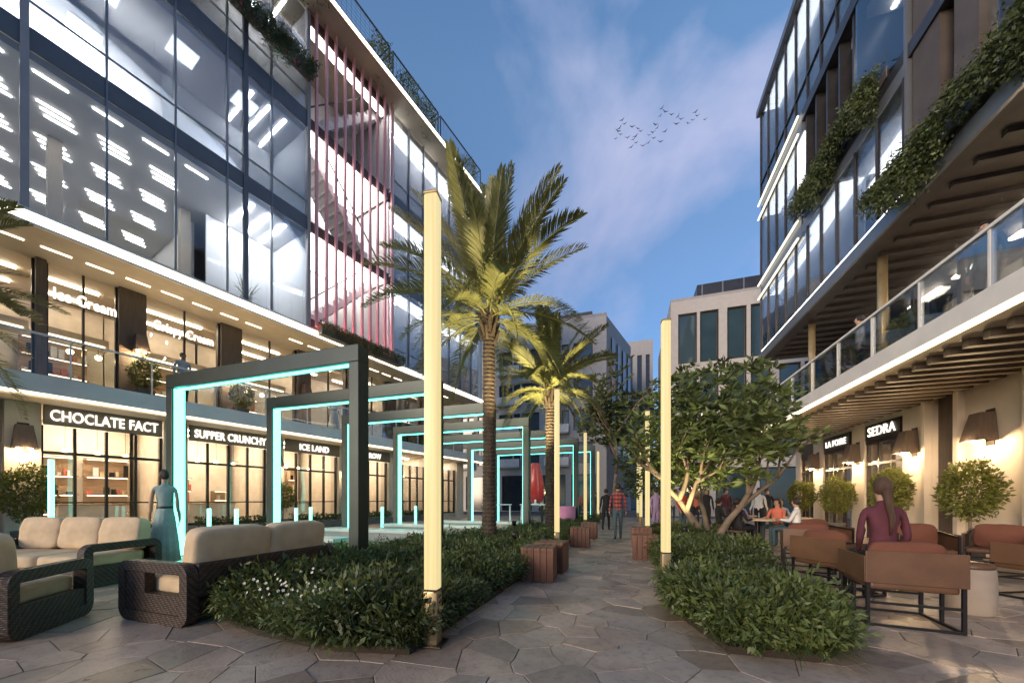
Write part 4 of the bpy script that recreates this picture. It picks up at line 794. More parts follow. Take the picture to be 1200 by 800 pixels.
# ------------------------------------------------------------------ shop display shelves
def shelf(x, y, z, w, h, label, seed):
    r = random.Random(seed); t = empty('display_shelf', (0, 0, 0), 0, label, 'shelf', 'shop display shelves'); t.matrix_world = LBM @ Matrix.Translation((x, y, z)); n = 4
    part('back_panel', M['shelfwood'], t, -w / 2, w / 2, .3, .32, 0, h)
    for i in range(n + 1): part('board', M['shelfwood'], t, -w / 2, w / 2, 0, .298, i * (h - .03) / n, i * (h - .03) / n + .03)
    g_ = MB()
    for i in range(n):
        u = -w / 2 + .05
        while u < w / 2 - .1:
            q = r.uniform(.06, .14); hh = r.uniform(.1, .8) * (h / n - .08)
            if r.random() < .8: g_.box(u, u + q, .06, .2, i * (h - .03) / n + .031, i * (h - .03) / n + .031 + max(.08, hh), r.randrange(4))
            u += q + r.uniform(.01, .06)
    o = g_.build('goods', [M['whitec'], M['cushion'], M['coral'], M['topiary']], t); o['kind'] = 'stuff'
    for i in range(1, n + 1): part('shelf_light', M['led'], t, -w / 2 + .05, w / 2 - .05, .02, .05, i * (h - .03) / n - .025, i * (h - .03) / n - .002)
sw = ['first shop window behind the standing woman', 'shop window under the sign framed by the nearest teal frame', 'shop window inside the second teal frame', 'shop window behind the third teal frame', 'far shop window behind the nearest pole']
for k, (a_, b_) in enumerate(((-2.36, .16), (.78, 3.36), (3.98, 6.55), (7.25, 9.6), (10.2, 12.6))):
    m_ = (a_ + b_) / 2
    for j, q in enumerate(((-.62, .62), (-.75, .35), (-.4, .8), (-.7, .7), (-.5, .75))[k]): shelf(m_ + q, (4.2, 3.4, 4.2, 3.8, 4.2)[k] - .6 * j * (k % 2), .13, (1.1, .7, .9, 1.2, .8)[k] - .2 * j * (k % 3), (2.6, 2.0, 2.9, 2.3, 2.6)[k] - .5 * j * (k % 2), '%s goods shelf in the %s' % (('left', 'right')[j], sw[k]), 10 * k + j)
    c_ = empty('shop_counter', (0, 0, 0), 0, 'pale counter in the %s' % sw[k], 'counter', 'shop counters'); c_.matrix_world = LBM @ Matrix.Translation((m_, 2.6, .125)); part('body', M['whitec'], c_, -.75, .75, 0, .5, 0, .95, .01); part('top', M['shelfwood'], c_, -.8, .8, -.04, .54, .952, 1.0, .008)
    for j in range(3):
        p_ = empty('pendant_lamp', (0, 0, 0), 0, 'small warm pendant lamp hanging in a shop window', 'pendant lamp', 'shop pendant lamps'); p_.matrix_world = LBM @ Matrix.Translation((m_ - .7 + .7 * j, 2.0 + .3 * j, 2.75)); MB().ball((0, 0, 0), .07).build('bulb', M['bulb'], p_, smooth=True); MB().tube([(0, 0, .07), (0, 0, 1.1)], .006, 5).build('cable', M['blackmetal'], p_)
for k, (x, lb) in enumerate(((-1.6, 'behind the window with the first lit lettering'), (1.0, 'behind the lettering above the balcony man'), (3.9, 'in the third upper shop'))):
    shelf(x, 4.7, 4.42, 1.5, 2.3, 'goods shelf upstairs ' + lb, 90 + k)
    for j in range(3):
        p_ = empty('pendant_lamp', (0, 0, 0), 0, 'small warm pendant lamp in an upper shop', 'pendant lamp', 'upper shop pendant lamps'); p_.matrix_world = LBM @ Matrix.Translation((x - .6 + .6 * j, 2.7, 5.95)); MB().ball((0, 0, 0), .08).build('bulb', M['bulb'], p_, smooth=True); MB().tube([(0, 0, .08), (0, 0, .4)], .006, 5).build('cable', M['blackmetal'], p_)
# ------------------------------------------------------------------ play seats beyond the palms
def aframe(loc, rz, label):
    a = empty('white_frame_table', loc, rz, label, 'table', 'white tubular frames among the arches')
    for sx in (-.55, .55): MB().tube([(sx, -.45, 0), (sx, -.18, 1.0), (sx, .18, 1.0), (sx, .45, 0)], .03, 8).build('leg_frame', M['steel'], a, smooth=True)
    part('top', M['steel'], a, -.62, .62, -.2, .2, 1.03, 1.07, .01)
    return a
aframe((-5.3, 14.3, 0), R(20), 'white tubular table left of the red seat'); aframe((-3.75, 14.75, 0), R(10), 'white tubular table under the red seat')
a = empty('red_shell_seat', (-3.75, 14.75, 1.07), R(10), 'tall red shell seat standing on the white tubular table', 'seat')
prof = [(-.10, 1.75), (-.2, 1.2), (-.18, .7), (.0, .35), (.35, .12), (.62, .05)]; b = MB(); vs = []
for i, (y, z) in enumerate(prof):
    hw = (.16, .30, .36, .38, .34, .2)[i]
    for j in range(7): u = -1 + 2 * j / 6; vs.append((u * hw, y + .18 * u * u, z + (.05 * u * u if i > 3 else 0)))
fs = [(i * 7 + j, i * 7 + j + 1, (i + 1) * 7 + j + 1, (i + 1) * 7 + j) for i in range(5) for j in range(6)]; b.add(vs, fs); o = b.build('shell', M['redshell'], a, smooth=True); md = o.modifiers.new('solid', 'SOLIDIFY'); md.thickness = .05; md = o.modifiers.new('sub', 'SUBSURF'); md.levels = md.render_levels = 2
MB().lathe([(.16, 0), (.16, .02), (.05, .04), (.05, .2)], 14, (0, .2, 0)).build('foot', M['steel'], a)
a = empty('pink_counter', (-2.55, 15.3, 0), R(5), 'small pink counter on white legs beside a glowing pole', 'counter'); part('body', M['pinkbox'], a, -.42, .42, -.25, .25, .45, .98, .015)
for x in (-.36, .36):
    for y in (-.2, .2): part('leg', M['steel'], a, x - .02, x + .02, y - .02, y + .02, 0, .449)
# ------------------------------------------------------------------ ground cover in the beds
from mathutils import noise as nz
def cover(P, n, seed, dens):
    r = random.Random(seed); xs = [p[0] for p in P]; ys = [p[1] for p in P]; pts = []
    while len(pts) < n:
        x, y = r.uniform(min(xs), max(xs)), r.uniform(min(ys), max(ys))
        if not inpoly(x, y, P): continue
        if r.random() > dens(x, y): continue
        pts.append((x, y, .05, r.uniform(.6, 1.15) * (1.0 + .75 * nz.noise(Vector((x * 1.1, y * 1.1, seed * 3.1)))), r.uniform(0, 6.28), r.choices(range(5), (3, 3.5, 2.5, 4, 4))[0]))
    return np.array(pts)
T1 = [blades(30, .42, .006, .75, .30, 1), blades(26, .36, .009, .6, .26, 2), blades(36, .40, .0045, .5, .22, 3, upmin=.7)]
V, F = leafball(190, .21, .05, 4, .8, asp=.36); V[:, 2] += .20; T1.append((V, F))
V, F = leafball(150, .24, .062, 5, .7, asp=.4); V[:, 2] += .18; T1.append((V, F))
rs_ = np.random.RandomState(5)
def clump_tone(pts, seed, lo=.5, hi=1.5):
    r = np.random.RandomState(seed); t = []
    from mathutils import noise
    for p in pts:
        q = noise.noise(Vector((p[0] * 1.7, p[1] * 1.7, seed))) ; v = (lo + hi) / 2 + (hi - lo) * .6 * q + r.uniform(-.2, .2); w = r.uniform(-.1, .1); t.append((max(.25, v * (1 + w)), max(.25, v), max(.2, v * (.9 - w))))
    return np.array(t)
dn = lambda x, y: min(1, 3.2 / max(1.5, y) ** 1.0)
p = cover(BED_L, 4200, 1, dn); o = scatter('ground_cover', T1, p, M['leafdk'], None, clump_tone(p, 3)); tag(o, 'dense dark green strappy ground cover filling the bed beside the teal frames', 'ground cover', kind='stuff')
p = cover(BED_R, 2800, 2, dn); o = scatter('ground_cover', T1, p, M['leafdk'], None, clump_tone(p, 4)); tag(o, 'dense dark green ground cover filling the bed beside the terrace chairs', 'ground cover', kind='stuff')
# individual clumps that stand out of the beds
def big_clump(name, loc, n, L, wdt, arch, spread, seed, label, cat='plant', m='leafdk', tone=1.0, flowers=0, fm='flower', seg=5):
    a = empty(name, loc, 0, label, cat, 'clumps standing out of the beds'); V, F = blades(n, L, wdt, arch, spread, seed, seg=seg); r = np.random.RandomState(seed)
    np_mesh('foliage', V, F, M[m], a, np.repeat(tone * (.7 + .6 * r.rand(n)), 2 * (seg + 1)))
    for k in range(flowers):
        f_ = MB(); q = r.rand() * 6.28; d_ = r.rand() ** .5 * spread * 1.1; z = L * (.62 + .38 * r.rand()); c = (d_ * math.cos(q), d_ * math.sin(q), z)
        u_ = Vector((r.normal() * .4, -1, .5)).normalized(); s_ = u_.cross(Vector((0, 0, 1))).normalized(); t_ = s_.cross(u_); c = Vector(c)
        for j in range(5):
            an = j * 1.2566 + q; pt = lambda rr, aa, o_: c + (s_ * math.cos(aa) + t_ * math.sin(aa)) * rr + u_ * o_
            f_.add([c, pt(.011, an - .5, .004), pt(.016, an, .003), pt(.011, an + .5, .004)], [(0, 1, 2, 3)])
        ob = f_.build('flower', M[fm], a); set_tone(ob.data, [(1, 1, 1)] * len(ob.data.vertices))
big_clump('fern_clump', (-1.95, 2.72, .05), 34, .62, .028, .85, .46, 21, 'broad dark fern clump at the bed corner by the nearest pole')
big_clump('lily_clump', (-3.35, 2.78, .05), 60, .46, .012, .55, .34, 22, 'white-flowered clump at the front of the bed near the sofa', flowers=38); big_clump('lily_clump', (-2.65, 2.62, .05), 60, .42, .012, .55, .32, 23, 'white-flowered clump in the middle of the bed front', flowers=34)
big_clump('grass_clump', (1.1, 3.65, .05), 90, .56, .008, .95, .5, 24, 'arching grass clump at the near tip of the terrace bed', m='leaf'); big_clump('grass_clump', (1.75, 4.1, .05), 80, .5, .007, .9, .42, 25, 'darker grass clump at the terrace bed corner nearest the chair')
big_clump('fern_clump', (-3.0, 3.7, .05), 40, .6, .02, .8, .45, 26, 'bluish fern clump behind the flowers'); big_clump('grass_clump', (.95, 4.9, .05), 80, .5, .008, .9, .42, 27, 'grass clump along the walk side of the terrace bed', m='leaf')
big_clump('broadleaf_clump', (-4.15, 4.6, .05), 30, .5, .045, .7, .4, 41, 'broad-leaved clump at the far end of the sofa', m='leaf'); big_clump('grass_clump', (-2.3, 3.5, .05), 110, .62, .008, .9, .5, 42, 'pale grass mound in the middle of the bed behind the nearest pole', m='leaf', tone=1.2)
big_clump('broadleaf_clump', (-2.75, 4.7, .05), 34, .55, .04, .75, .45, 43, 'broad-leaved clump halfway to the timber box'); big_clump('fern_clump', (-1.95, 4.5, .05), 40, .55, .022, .9, .45, 44, 'fern clump leaning over the walk before the timber box', m='leaf')
big_clump('grass_clump', (-3.9, 6.2, .05), 90, .7, .010, .8, .5, 45, 'tall grass clump beside the nearest frame post', m='leaf'); big_clump('broadleaf_clump', (-2.1, 7.2, .05), 34, .6, .04, .7, .4, 46, 'broad-leaved clump behind the timber boxes', m='leaf')
big_clump('broadleaf_clump', (1.45, 5.6, .05), 34, .55, .04, .7, .42, 47, 'broad-leaved clump in the middle of the terrace bed'); big_clump('fern_clump', (1.5, 4.6, .05), 40, .52, .02, .85, .42, 48, 'fern clump at the chair side of the terrace bed', m='leaf', tone=.8)
big_clump('grass_clump', (1.0, 6.6, .05), 100, .6, .009, .85, .5, 49, 'yellowish grass mound by the glowing pole on the tree side', m='topiary', tone=.7); big_clump('broadleaf_clump', (1.7, 7.8, .05), 34, .55, .042, .7, .42, 50, 'broad-leaved clump before the leafy tree', m='leaf')
big_clump('fern_clump', (-3.7, 3.4, .05), 44, .55, .02, .8, .42, 51, 'fern clump pressed against the sofa back', m='leaf', tone=.8); big_clump('broadleaf_clump', (-2.2, 2.95, .05), 26, .48, .04, .8, .36, 52, 'glossy broad-leaved clump beside the nearest pole foot')
# ------------------------------------------------------------------ palms
def frond_mesh(L, droop, seed, nl=62, lw=.5):
    r = random.Random(seed); V = []; F = []; T = []
    def pos(t): return Vector((L * (t - .12 * droop * t ** 2), 0, L * (.32 * t - droop * .62 * t * t)))
    K = 10; prev = None
    for k in range(K + 1):        # rachis
        p = pos(k / K); w = .028 * (1 - .85 * k / K); V += [(p.x, -w, p.z), (p.x, w, p.z), (p.x, 0, p.z - w * 1.2)]; T += [1.35] * 3
    for k in range(K):
        b = 3 * k
        for i, j in ((0, 1), (1, 2), (2, 0)): F.append((b + i, b + j, b + 3 + j, b + 3 + i))
    for s in (-1, 1):
        for k in range(nl):
            t = .14 + .86 * (k + r.random() * .5) / nl; p = pos(t); ll = lw * (math.sin(math.pi * min(1, .12 + t * .86)) ** .7) * r.uniform(.85, 1.1) + .05
            sw = R(58 - 34 * t); up = r.uniform(.12, .42); d = Vector((math.sin(R(90) - sw) , s * math.sin(sw), up)).normalized(); d.z -= .1 * droop
            m_ = p + d * ll * .55; e = p + d * ll + Vector((0, 0, -.16 * ll)); ww = .019
            q = Vector((-d.y * s, d.x * s, .0)).normalized() * ww * s; b = len(V)
            V += [p - q * .4, p + q * .4, m_ - q, m_ + q, e - q * .1, e + q * .1]; F += [(b, b + 1, b + 3, b + 2), (b + 2, b + 3, b + 5, b + 4)]; tv = r.uniform(.75, 1.25); T += [tv] * 6
    return np.array([tuple(v) for v in V]), np.array(F), np.array(T)
def palm(loc, H, L, n, seed, label, rtrunk=.17, lo=-24):
    r = random.Random(seed); a = empty('palm_tree', loc, 0, label, 'palm tree', 'date palms')
    b = MB(); pr_ = []; z = 0; k = 0
    while z < H:
        rr = rtrunk * (1.25 - .35 * min(1, z / 1.2)) if z < 1.2 else rtrunk * .9; rr *= 1 + (.35 if z > H - .7 else 0) * (z - H + .7) / .7
        pr_ += [(rr * .93, z), (rr * 1.05, z + .05), (rr * .97, z + .085)]; z += .1
    b.lathe(pr_, 14, wob=lambda q, i: 1 + .04 * math.sin(5 * q + i * 1.9)); b.build('trunk', M['trunk'], a, smooth=False)
    lib = []
    for i in range(6):
        V, F, T = frond_mesh(1.0 * L, (.2, .36, .52, .7, .9, 1.1)[i], seed * 10 + i, lw=.13 * L + .08); o = np_mesh('frond', V, F, M['frond'], a, T); lib.append(o); o.location = (0, 0, H - .05)
    for i, o in enumerate(lib): o.rotation_euler = (0, R(-(70, 55, 40, 20, 5, lo)[i]), r.uniform(0, 6.28)); 
    for k in range(n):
        t = k / (n - 1); el = 80 - (80 - lo) * t; li = min(5, int(t * 6)); sc = r.uniform(.82, 1.08) * (1.0 if t < .75 else .85)
        o = clone(lib[li], 'frond', a, (0, 0, H - .15 + .2 * (1 - t)), (r.uniform(-.25, .25), R(-el + r.uniform(-6, 6)), k * 2.39996 + r.uniform(-.2, .2)), (sc, sc, sc))
    for k in range(22):
        q = k * 2.4; e_ = MB().tube([(rtrunk * .8 * math.cos(q), rtrunk * .8 * math.sin(q), H - .75 + .03 * k), (rtrunk * 1.6 * math.cos(q), rtrunk * 1.6 * math.sin(q), H - .45 + .03 * k)], [.06, .025], 5).build('leaf_stub', M['trunk'], a)
    return a
palm((-3.32, 8.38, 0), 5.9, 3.2, 44, 3, 'tall date palm rising behind the nearest glowing pole'); palm((-2.42, 11.5, 0), 4.9, 2.5, 40, 5, 'shorter date palm with lit drooping fronds beside the second pole')
palm((-12.15, 2.25, 0), 4.85, 2.7, 40, 8, 'date palm mostly outside the picture, fronds over the first shop')
# ground lamps that light the palms and the tree from below
def uplight(loc, aim, power, label, col=(1, .80, .42), size=36):
    a = empty('ground_lamp', loc, 0, label, 'ground lamp', 'lamps set in the planting beds'); MB().lathe([(.012, 0), (.012, .4), (.06, .41), (.075, .55), (.06, .55), (.055, .5)], 14).build('housing', M['blackmetal'], a, smooth=True); MB().lathe([(.054, .501), (.05, .505)], 14).build('lens', M['bulb'], a)
    l = bpy.data.lights.new('lamp_light', 'SPOT'); l.energy = power; l.color = col; l.spot_size = R(size); l.spot_blend = .6; l.shadow_soft_size = .05; o = bpy.data.objects.new('lamp_light', l); link(o, a); o.location = (0, 0, .56)
    o.rotation_euler = (Vector(aim) - Vector(loc)).to_track_quat('-Z', 'Y').to_euler()
uplight((-2.2, 7.0, .06), (-3.3, 8.4, 7.0), 1500, 'ground lamp at the foot of the tall palm'); uplight((-1.9, 9.9, .06), (-2.4, 11.5, 6.0), 1600, 'ground lamp at the foot of the shorter palm'); uplight((-3.3, 10.4, .06), (-2.4, 11.5, 6.0), 1100, 'second ground lamp at the foot of the shorter palm')
# ------------------------------------------------------------------ broadleaf trees
def tree(loc, stems, crown_c, crown_r, nclus, leaf, seed, label, m='leaf', group='broadleaf trees'):
    r = random.Random(seed); nr = np.random.RandomState(seed); a = empty('leafy_tree', loc, 0, label, 'tree', group); tips = []; b = MB()
    def grow(p, d, L, rad, lev):
        pts = [p]; q = p.copy(); dd = d.copy()
        for i in range(4): dd = (dd + Vector((r.uniform(-.2, .2), r.uniform(-.2, .2), r.uniform(-.05, .15)))).normalized(); q = q + dd * L / 4; pts.append(q.copy())
        b.tube(pts, [rad * (1 - .12 * i) for i in range(5)], 7 if lev < 2 else 5)
        if lev >= 3: tips.append(pts[-1]); tips.append(pts[2]); return
        for k in range(3 if lev else 3):
            an = r.uniform(0, 6.28); nd = (dd + Vector((math.cos(an), math.sin(an), r.uniform(-.15, .5))) * .75).normalized(); grow(pts[-1 if k < 2 else 3], nd, L * r.uniform(.6, .8), rad * .58, lev + 1)
    for p0, d0, L0, r0 in stems: grow(Vector(p0), Vector(d0).normalized(), L0, r0, 0)
    b.build('trunk', M['bark'], a, smooth=True); P = []; D = []; C = Vector(crown_c); T = []
    cents = [t for t in tips]
    while len(cents) < nclus:
        u = Vector(nr.normal(size=3)).normalized() * (nr.rand() ** .45); q = C + Vector((u.x * crown_r[0], u.y * crown_r[1], u.z * crown_r[2])); cents.append(q)
    for c in cents:
        ax = ((c - C) / max(crown_r)).normalized() * .6 + Vector((0, 0, .5)); tv = nr.uniform(.6, 1.35)
        for k in range(11):
            an = k * 2.4 + nr.rand(); d = (Vector((math.cos(an), math.sin(an), nr.uniform(-.2, .6))) + ax * .5).normalized(); P.append(tuple(c + d * .04)); D.append(tuple(d)); T.append(tv * nr.uniform(.8, 1.2))
    P, D = np.array(P), np.array(D); V, F = leaves_at(P, D * 2.2, leaf, nr, .34, .12); np_mesh('crown', V, F, M[m], a, np.repeat(np.array(T), 4)); return a
tree((2.03, 10.6, .05), [((0, 0, 0), (-.45, -.1, 1), 1.5, .12), ((.06, .05, 0), (.55, .1, 1), 1.6, .11), ((.0, .1, 0), (-.05, .4, 1), 1.4, .09)], (.0, 0, 3.1), (2.05, 1.7, 1.7), 800, .21, 31, 'spreading leafy tree with forked pale trunk in the terrace bed')
tree((-.85, 25.0, 0), [((0, 0, 0), (0, 0, 1), 4.0, .16)], (0, 0, 6.6), (2.7, 2.4, 1.9), 420, .34, 33, 'slender tree with dark crown at the end of the walk', 'leafdk')
tree((1.4, 17.6, 0), [((0, 0, 0), (-.1, 0, 1), 1.3, .08)], (-.3, 0, 2.6), (1.7, 1.4, 1.7), 420, .2, 34, 'small dark tree closing the far end of the terrace bed', 'leafdk')
uplight((1.3, 9.5, .06), (1.9, 10.8, 3.4), 120, 'ground lamp under the leafy tree', (1, .82, .42), 100)
# ------------------------------------------------------------------ potted shrubs
def topiary(loc, rad, zc, label, group='clipped shrubs in pots', m='topiary', pot=True, seed=0, n=3600, tall=1.35):
    a = empty('potted_shrub', loc, 0, label, 'potted shrub', group)
    if pot: MB().lathe([(.16, 0), (.2, .03), (.24, .42), (.25, .45), (.21, .45), (.2, .40)], 20).build('pot', M['pot'], a, smooth=True)
    MB().tube([(0, 0, .38 if pot else 0), (.02, .01, zc)], [.03, .02], 7).build('stem', M['bark'], a, smooth=True)
    V, F = leafball(n, rad, .08, seed + 50, tall, .5, lump=.3); V[:, 2] += zc; r = np.random.RandomState(seed); np_mesh('foliage', V, F, M[m], a, np.repeat(.65 + .7 * r.rand(n), 4)); return a
topiary((6.95, 10.3, 0), .46, 1.45, 'round clipped shrub under the largest terrace lamp', seed=1); topiary((6.95, 12.75, 0), .43, 1.5, 'round clipped shrub half hidden behind the seated woman', seed=2); topiary((7.0, 15.55, 0), .47, 1.4, 'round clipped shrub between the two terrace signs', seed=3); topiary((6.9, 18.0, 0), .44, 1.45, 'round clipped shrub deepest on the terrace', seed=4)
def lloc(x, y, z): return tuple(LBM @ Vector((x, y, z)))
topiary(lloc(-2.68, .45, 0), .5, 1.45, 'round dark shrub left of the first shop window', seed=5); topiary(lloc(-.25, 1.2, 4.41), .36, .95, 'clipped shrub on the balcony under the first column lamp', seed=6, n=2000); topiary(lloc(2.5, 1.2, 4.41), .36, .95, 'clipped shrub on the balcony above the nearest teal frame', seed=7, n=2000)
topiary((6.3, 10.9, 4.325), .36, .85, 'yellow-lit round shrub on the balcony opposite', seed=8, n=2000); topiary(lloc(3.67, .5, 0), .4, 1.4, 'yellow-green shrub inside the second teal frame', seed=9, n=2000); topiary(lloc(6.9, .5, 0), .42, 1.35, 'yellow-green shrub behind the fourth teal frame', seed=10, n=2000)
# low hedge in front of the shops
for k, (x0, x1) in enumerate(((.9, 3.2), (4.1, 6.4), (7.4, 9.5), (10.3, 12.5))):
    a = empty('hedge', lloc((x0 + x1) / 2, .7, 0), R(77.58), ['low hedge before the shop framed by the nearest teal frame', 'low hedge before the shop inside the second teal frame', 'low hedge before the shop behind the third frame', 'low hedge deepest along the shops'][k], 'hedge', 'low hedges along the shops'); L = x1 - x0
    part('trough', M['trough'], a, -L / 2, L / 2, -.18, .18, 0, .3); r = np.random.RandomState(60 + k); n = 900; P = np.stack([(r.rand(n) - .5) * L, (r.rand(n) - .5) * .36, .3 + r.rand(n) * .3], 1); V, F = leaves_at(P, np.tile([0, 0, .6], (n, 1)), .1, r); np_mesh('foliage', V, F, M['leafdk'], a, np.repeat(.6 + .8 * r.rand(n), 4))
# ------------------------------------------------------------------ planters with trailing plants
def trailing(Mx, L, drop, label, seed, dens=260, flowers=0, m='leafdk', up=.35, group='planters with trailing plants'):
    """local x along the trough, plants hang on the -y side"""
    a = empty('hanging_planter', (0, 0, 0), 0, label, 'planter', group); a.matrix_world = Mx; part('trough', M['trough'], a, 0, L, 0, .32, -.3, 0, .01); r = np.random.RandomState(seed); P = []; D = []
    for k in range(int(L * 44)):
        x = r.rand() * L; y = -.02 - .34 * r.rand(); ln = drop * (.35 + .65 * r.rand()) * (.75 + .25 * math.sin(x * 2.3 + seed))
        for j in range(int(dens * ln / 4.5) + 8): t = r.rand(); P.append((x + r.normal() * .05, y - .12 * math.sin(3.14 * t) + r.normal() * .07, .12 - ln * t)); D.append((r.normal() * .4, -.5, -.6))
    for k in range(int(L * dens * 1.6)): P.append((r.rand() * L, .16 + r.normal() * .1, r.rand() * up)); D.append((r.normal() * .3, 0, .8))
    P, D = np.array(P), np.array(D); V, F = leaves_at(P, D, .07, r, .5); np_mesh('foliage', V, F, M[m], a, np.repeat(.5 + .9 * r.rand(len(P)), 4))
    for k in range(flowers):
        f_ = MB(); c = Vector((r.rand() * L, -.25, -.1 - r.rand() * drop * .5)); f_.ball(c, .045, 6); o = f_.build('flower', M['redflower'], a); set_tone(o.data, [(1, 1, 1)] * len(o.data.vertices))
trailing(LBM @ Matrix.Translation((.2, -.44, 19.15)), 4.2, 1.5, 'trailing plants with a few pink flowers on the top office floor', 71, flowers=7); trailing(LBM @ Matrix.Translation((4.75, -.50, 8.62)), 4.4, .7, 'leafy planter along the ledge below the pink fins', 72)
RT = Matrix.LocRotScale((GX - .02, 15.9, 12.1), Euler((0, 0, R(-90))), None); trailing(RT, 4.5, 1.35, 'thick trailing plants on the upper recess of the dark glass block', 73, 420)
trailing(Matrix.LocRotScale((GX - .04, 11.45, 8.9), Euler((0, 0, R(-90))), None), 6.4, 1.3, 'thick trailing plants along the lower edge of the dark glass block', 74, 420)
for k, (x, y, s_) in enumerate(((1.2, -.6, .7), (4.4, -.65, .75), (7.6, -.6, .7), (9.3, -.65, .65), (10.7, -.6, .7), (14.6, -.6, .7))):
    topiary(lloc(x, y, 22.31), s_, .55, ['roof shrub nearest the top of the picture', 'second roof shrub along the parapet', 'roof shrub behind the middle railing panel', 'low roof shrub beside the middle railing post', 'roof shrub at the end of the middle railing', 'roof shrub at the far end of the parapet'][k], 'shrubs on the roof edge', 'topiary', False, 80 + k, 2600)
a = empty('window_plant', lloc(2.4, .6, Z3 + .03), 0, 'spiky pot plant behind the lowest office glass', 'potted plant'); MB().lathe([(.14, 0), (.2, .4)], 14).build('pot', M['whitec'], a, smooth=True); V, F = blades(40, 1.0, .02, .6, .5, 91); V[:, 2] += .38; np_mesh('foliage', V, F, M['leaf'], a, np.ones(len(V)))
# ------------------------------------------------------------------ people
def plaid():
    m = mat('plaid_shirt', (.35, .05, .05), .85, var=.05); n = m.node_tree; b = n.nodes['Principled BSDF']; L = n.links.new; tc = n.nodes.new('ShaderNodeTexCoord'); mx = None; prev = None
    c = (.34, .045, .045)
    for i, ax in enumerate('XZ'):
        wv = n.nodes.new('ShaderNodeTexWave'); wv.bands_direction = ax; wv.inputs['Scale'].default_value = 3.2 if ax == 'X' else 2.6; L(tc.outputs['Object'], wv.inputs[0]); rp = n.nodes.new('ShaderNodeValToRGB'); rp.color_ramp.interpolation = 'CONSTANT'; rp.color_ramp.elements[1].position = .55; rp.color_ramp.elements[0].color = (1, 1, 1, 1); rp.color_ramp.elements[1].color = ((.9, 2.5, 2.4, 1), (.12, .3, .35, 1))[i]; L(wv.outputs[0], rp.inputs[0])
        x = n.nodes.new('ShaderNodeMix'); x.data_type = 'RGBA'; x.blend_type = 'MULTIPLY'; x.inputs[0].default_value = .85
        if prev is None: x.inputs[6].default_value = (*c, 1)
        else: L(prev, x.inputs[6])
        L(rp.outputs[0], x.inputs[7]); prev = x.outputs[2]
    L(prev, b.inputs['Base Color']); return m
M['plaid'] = plaid()
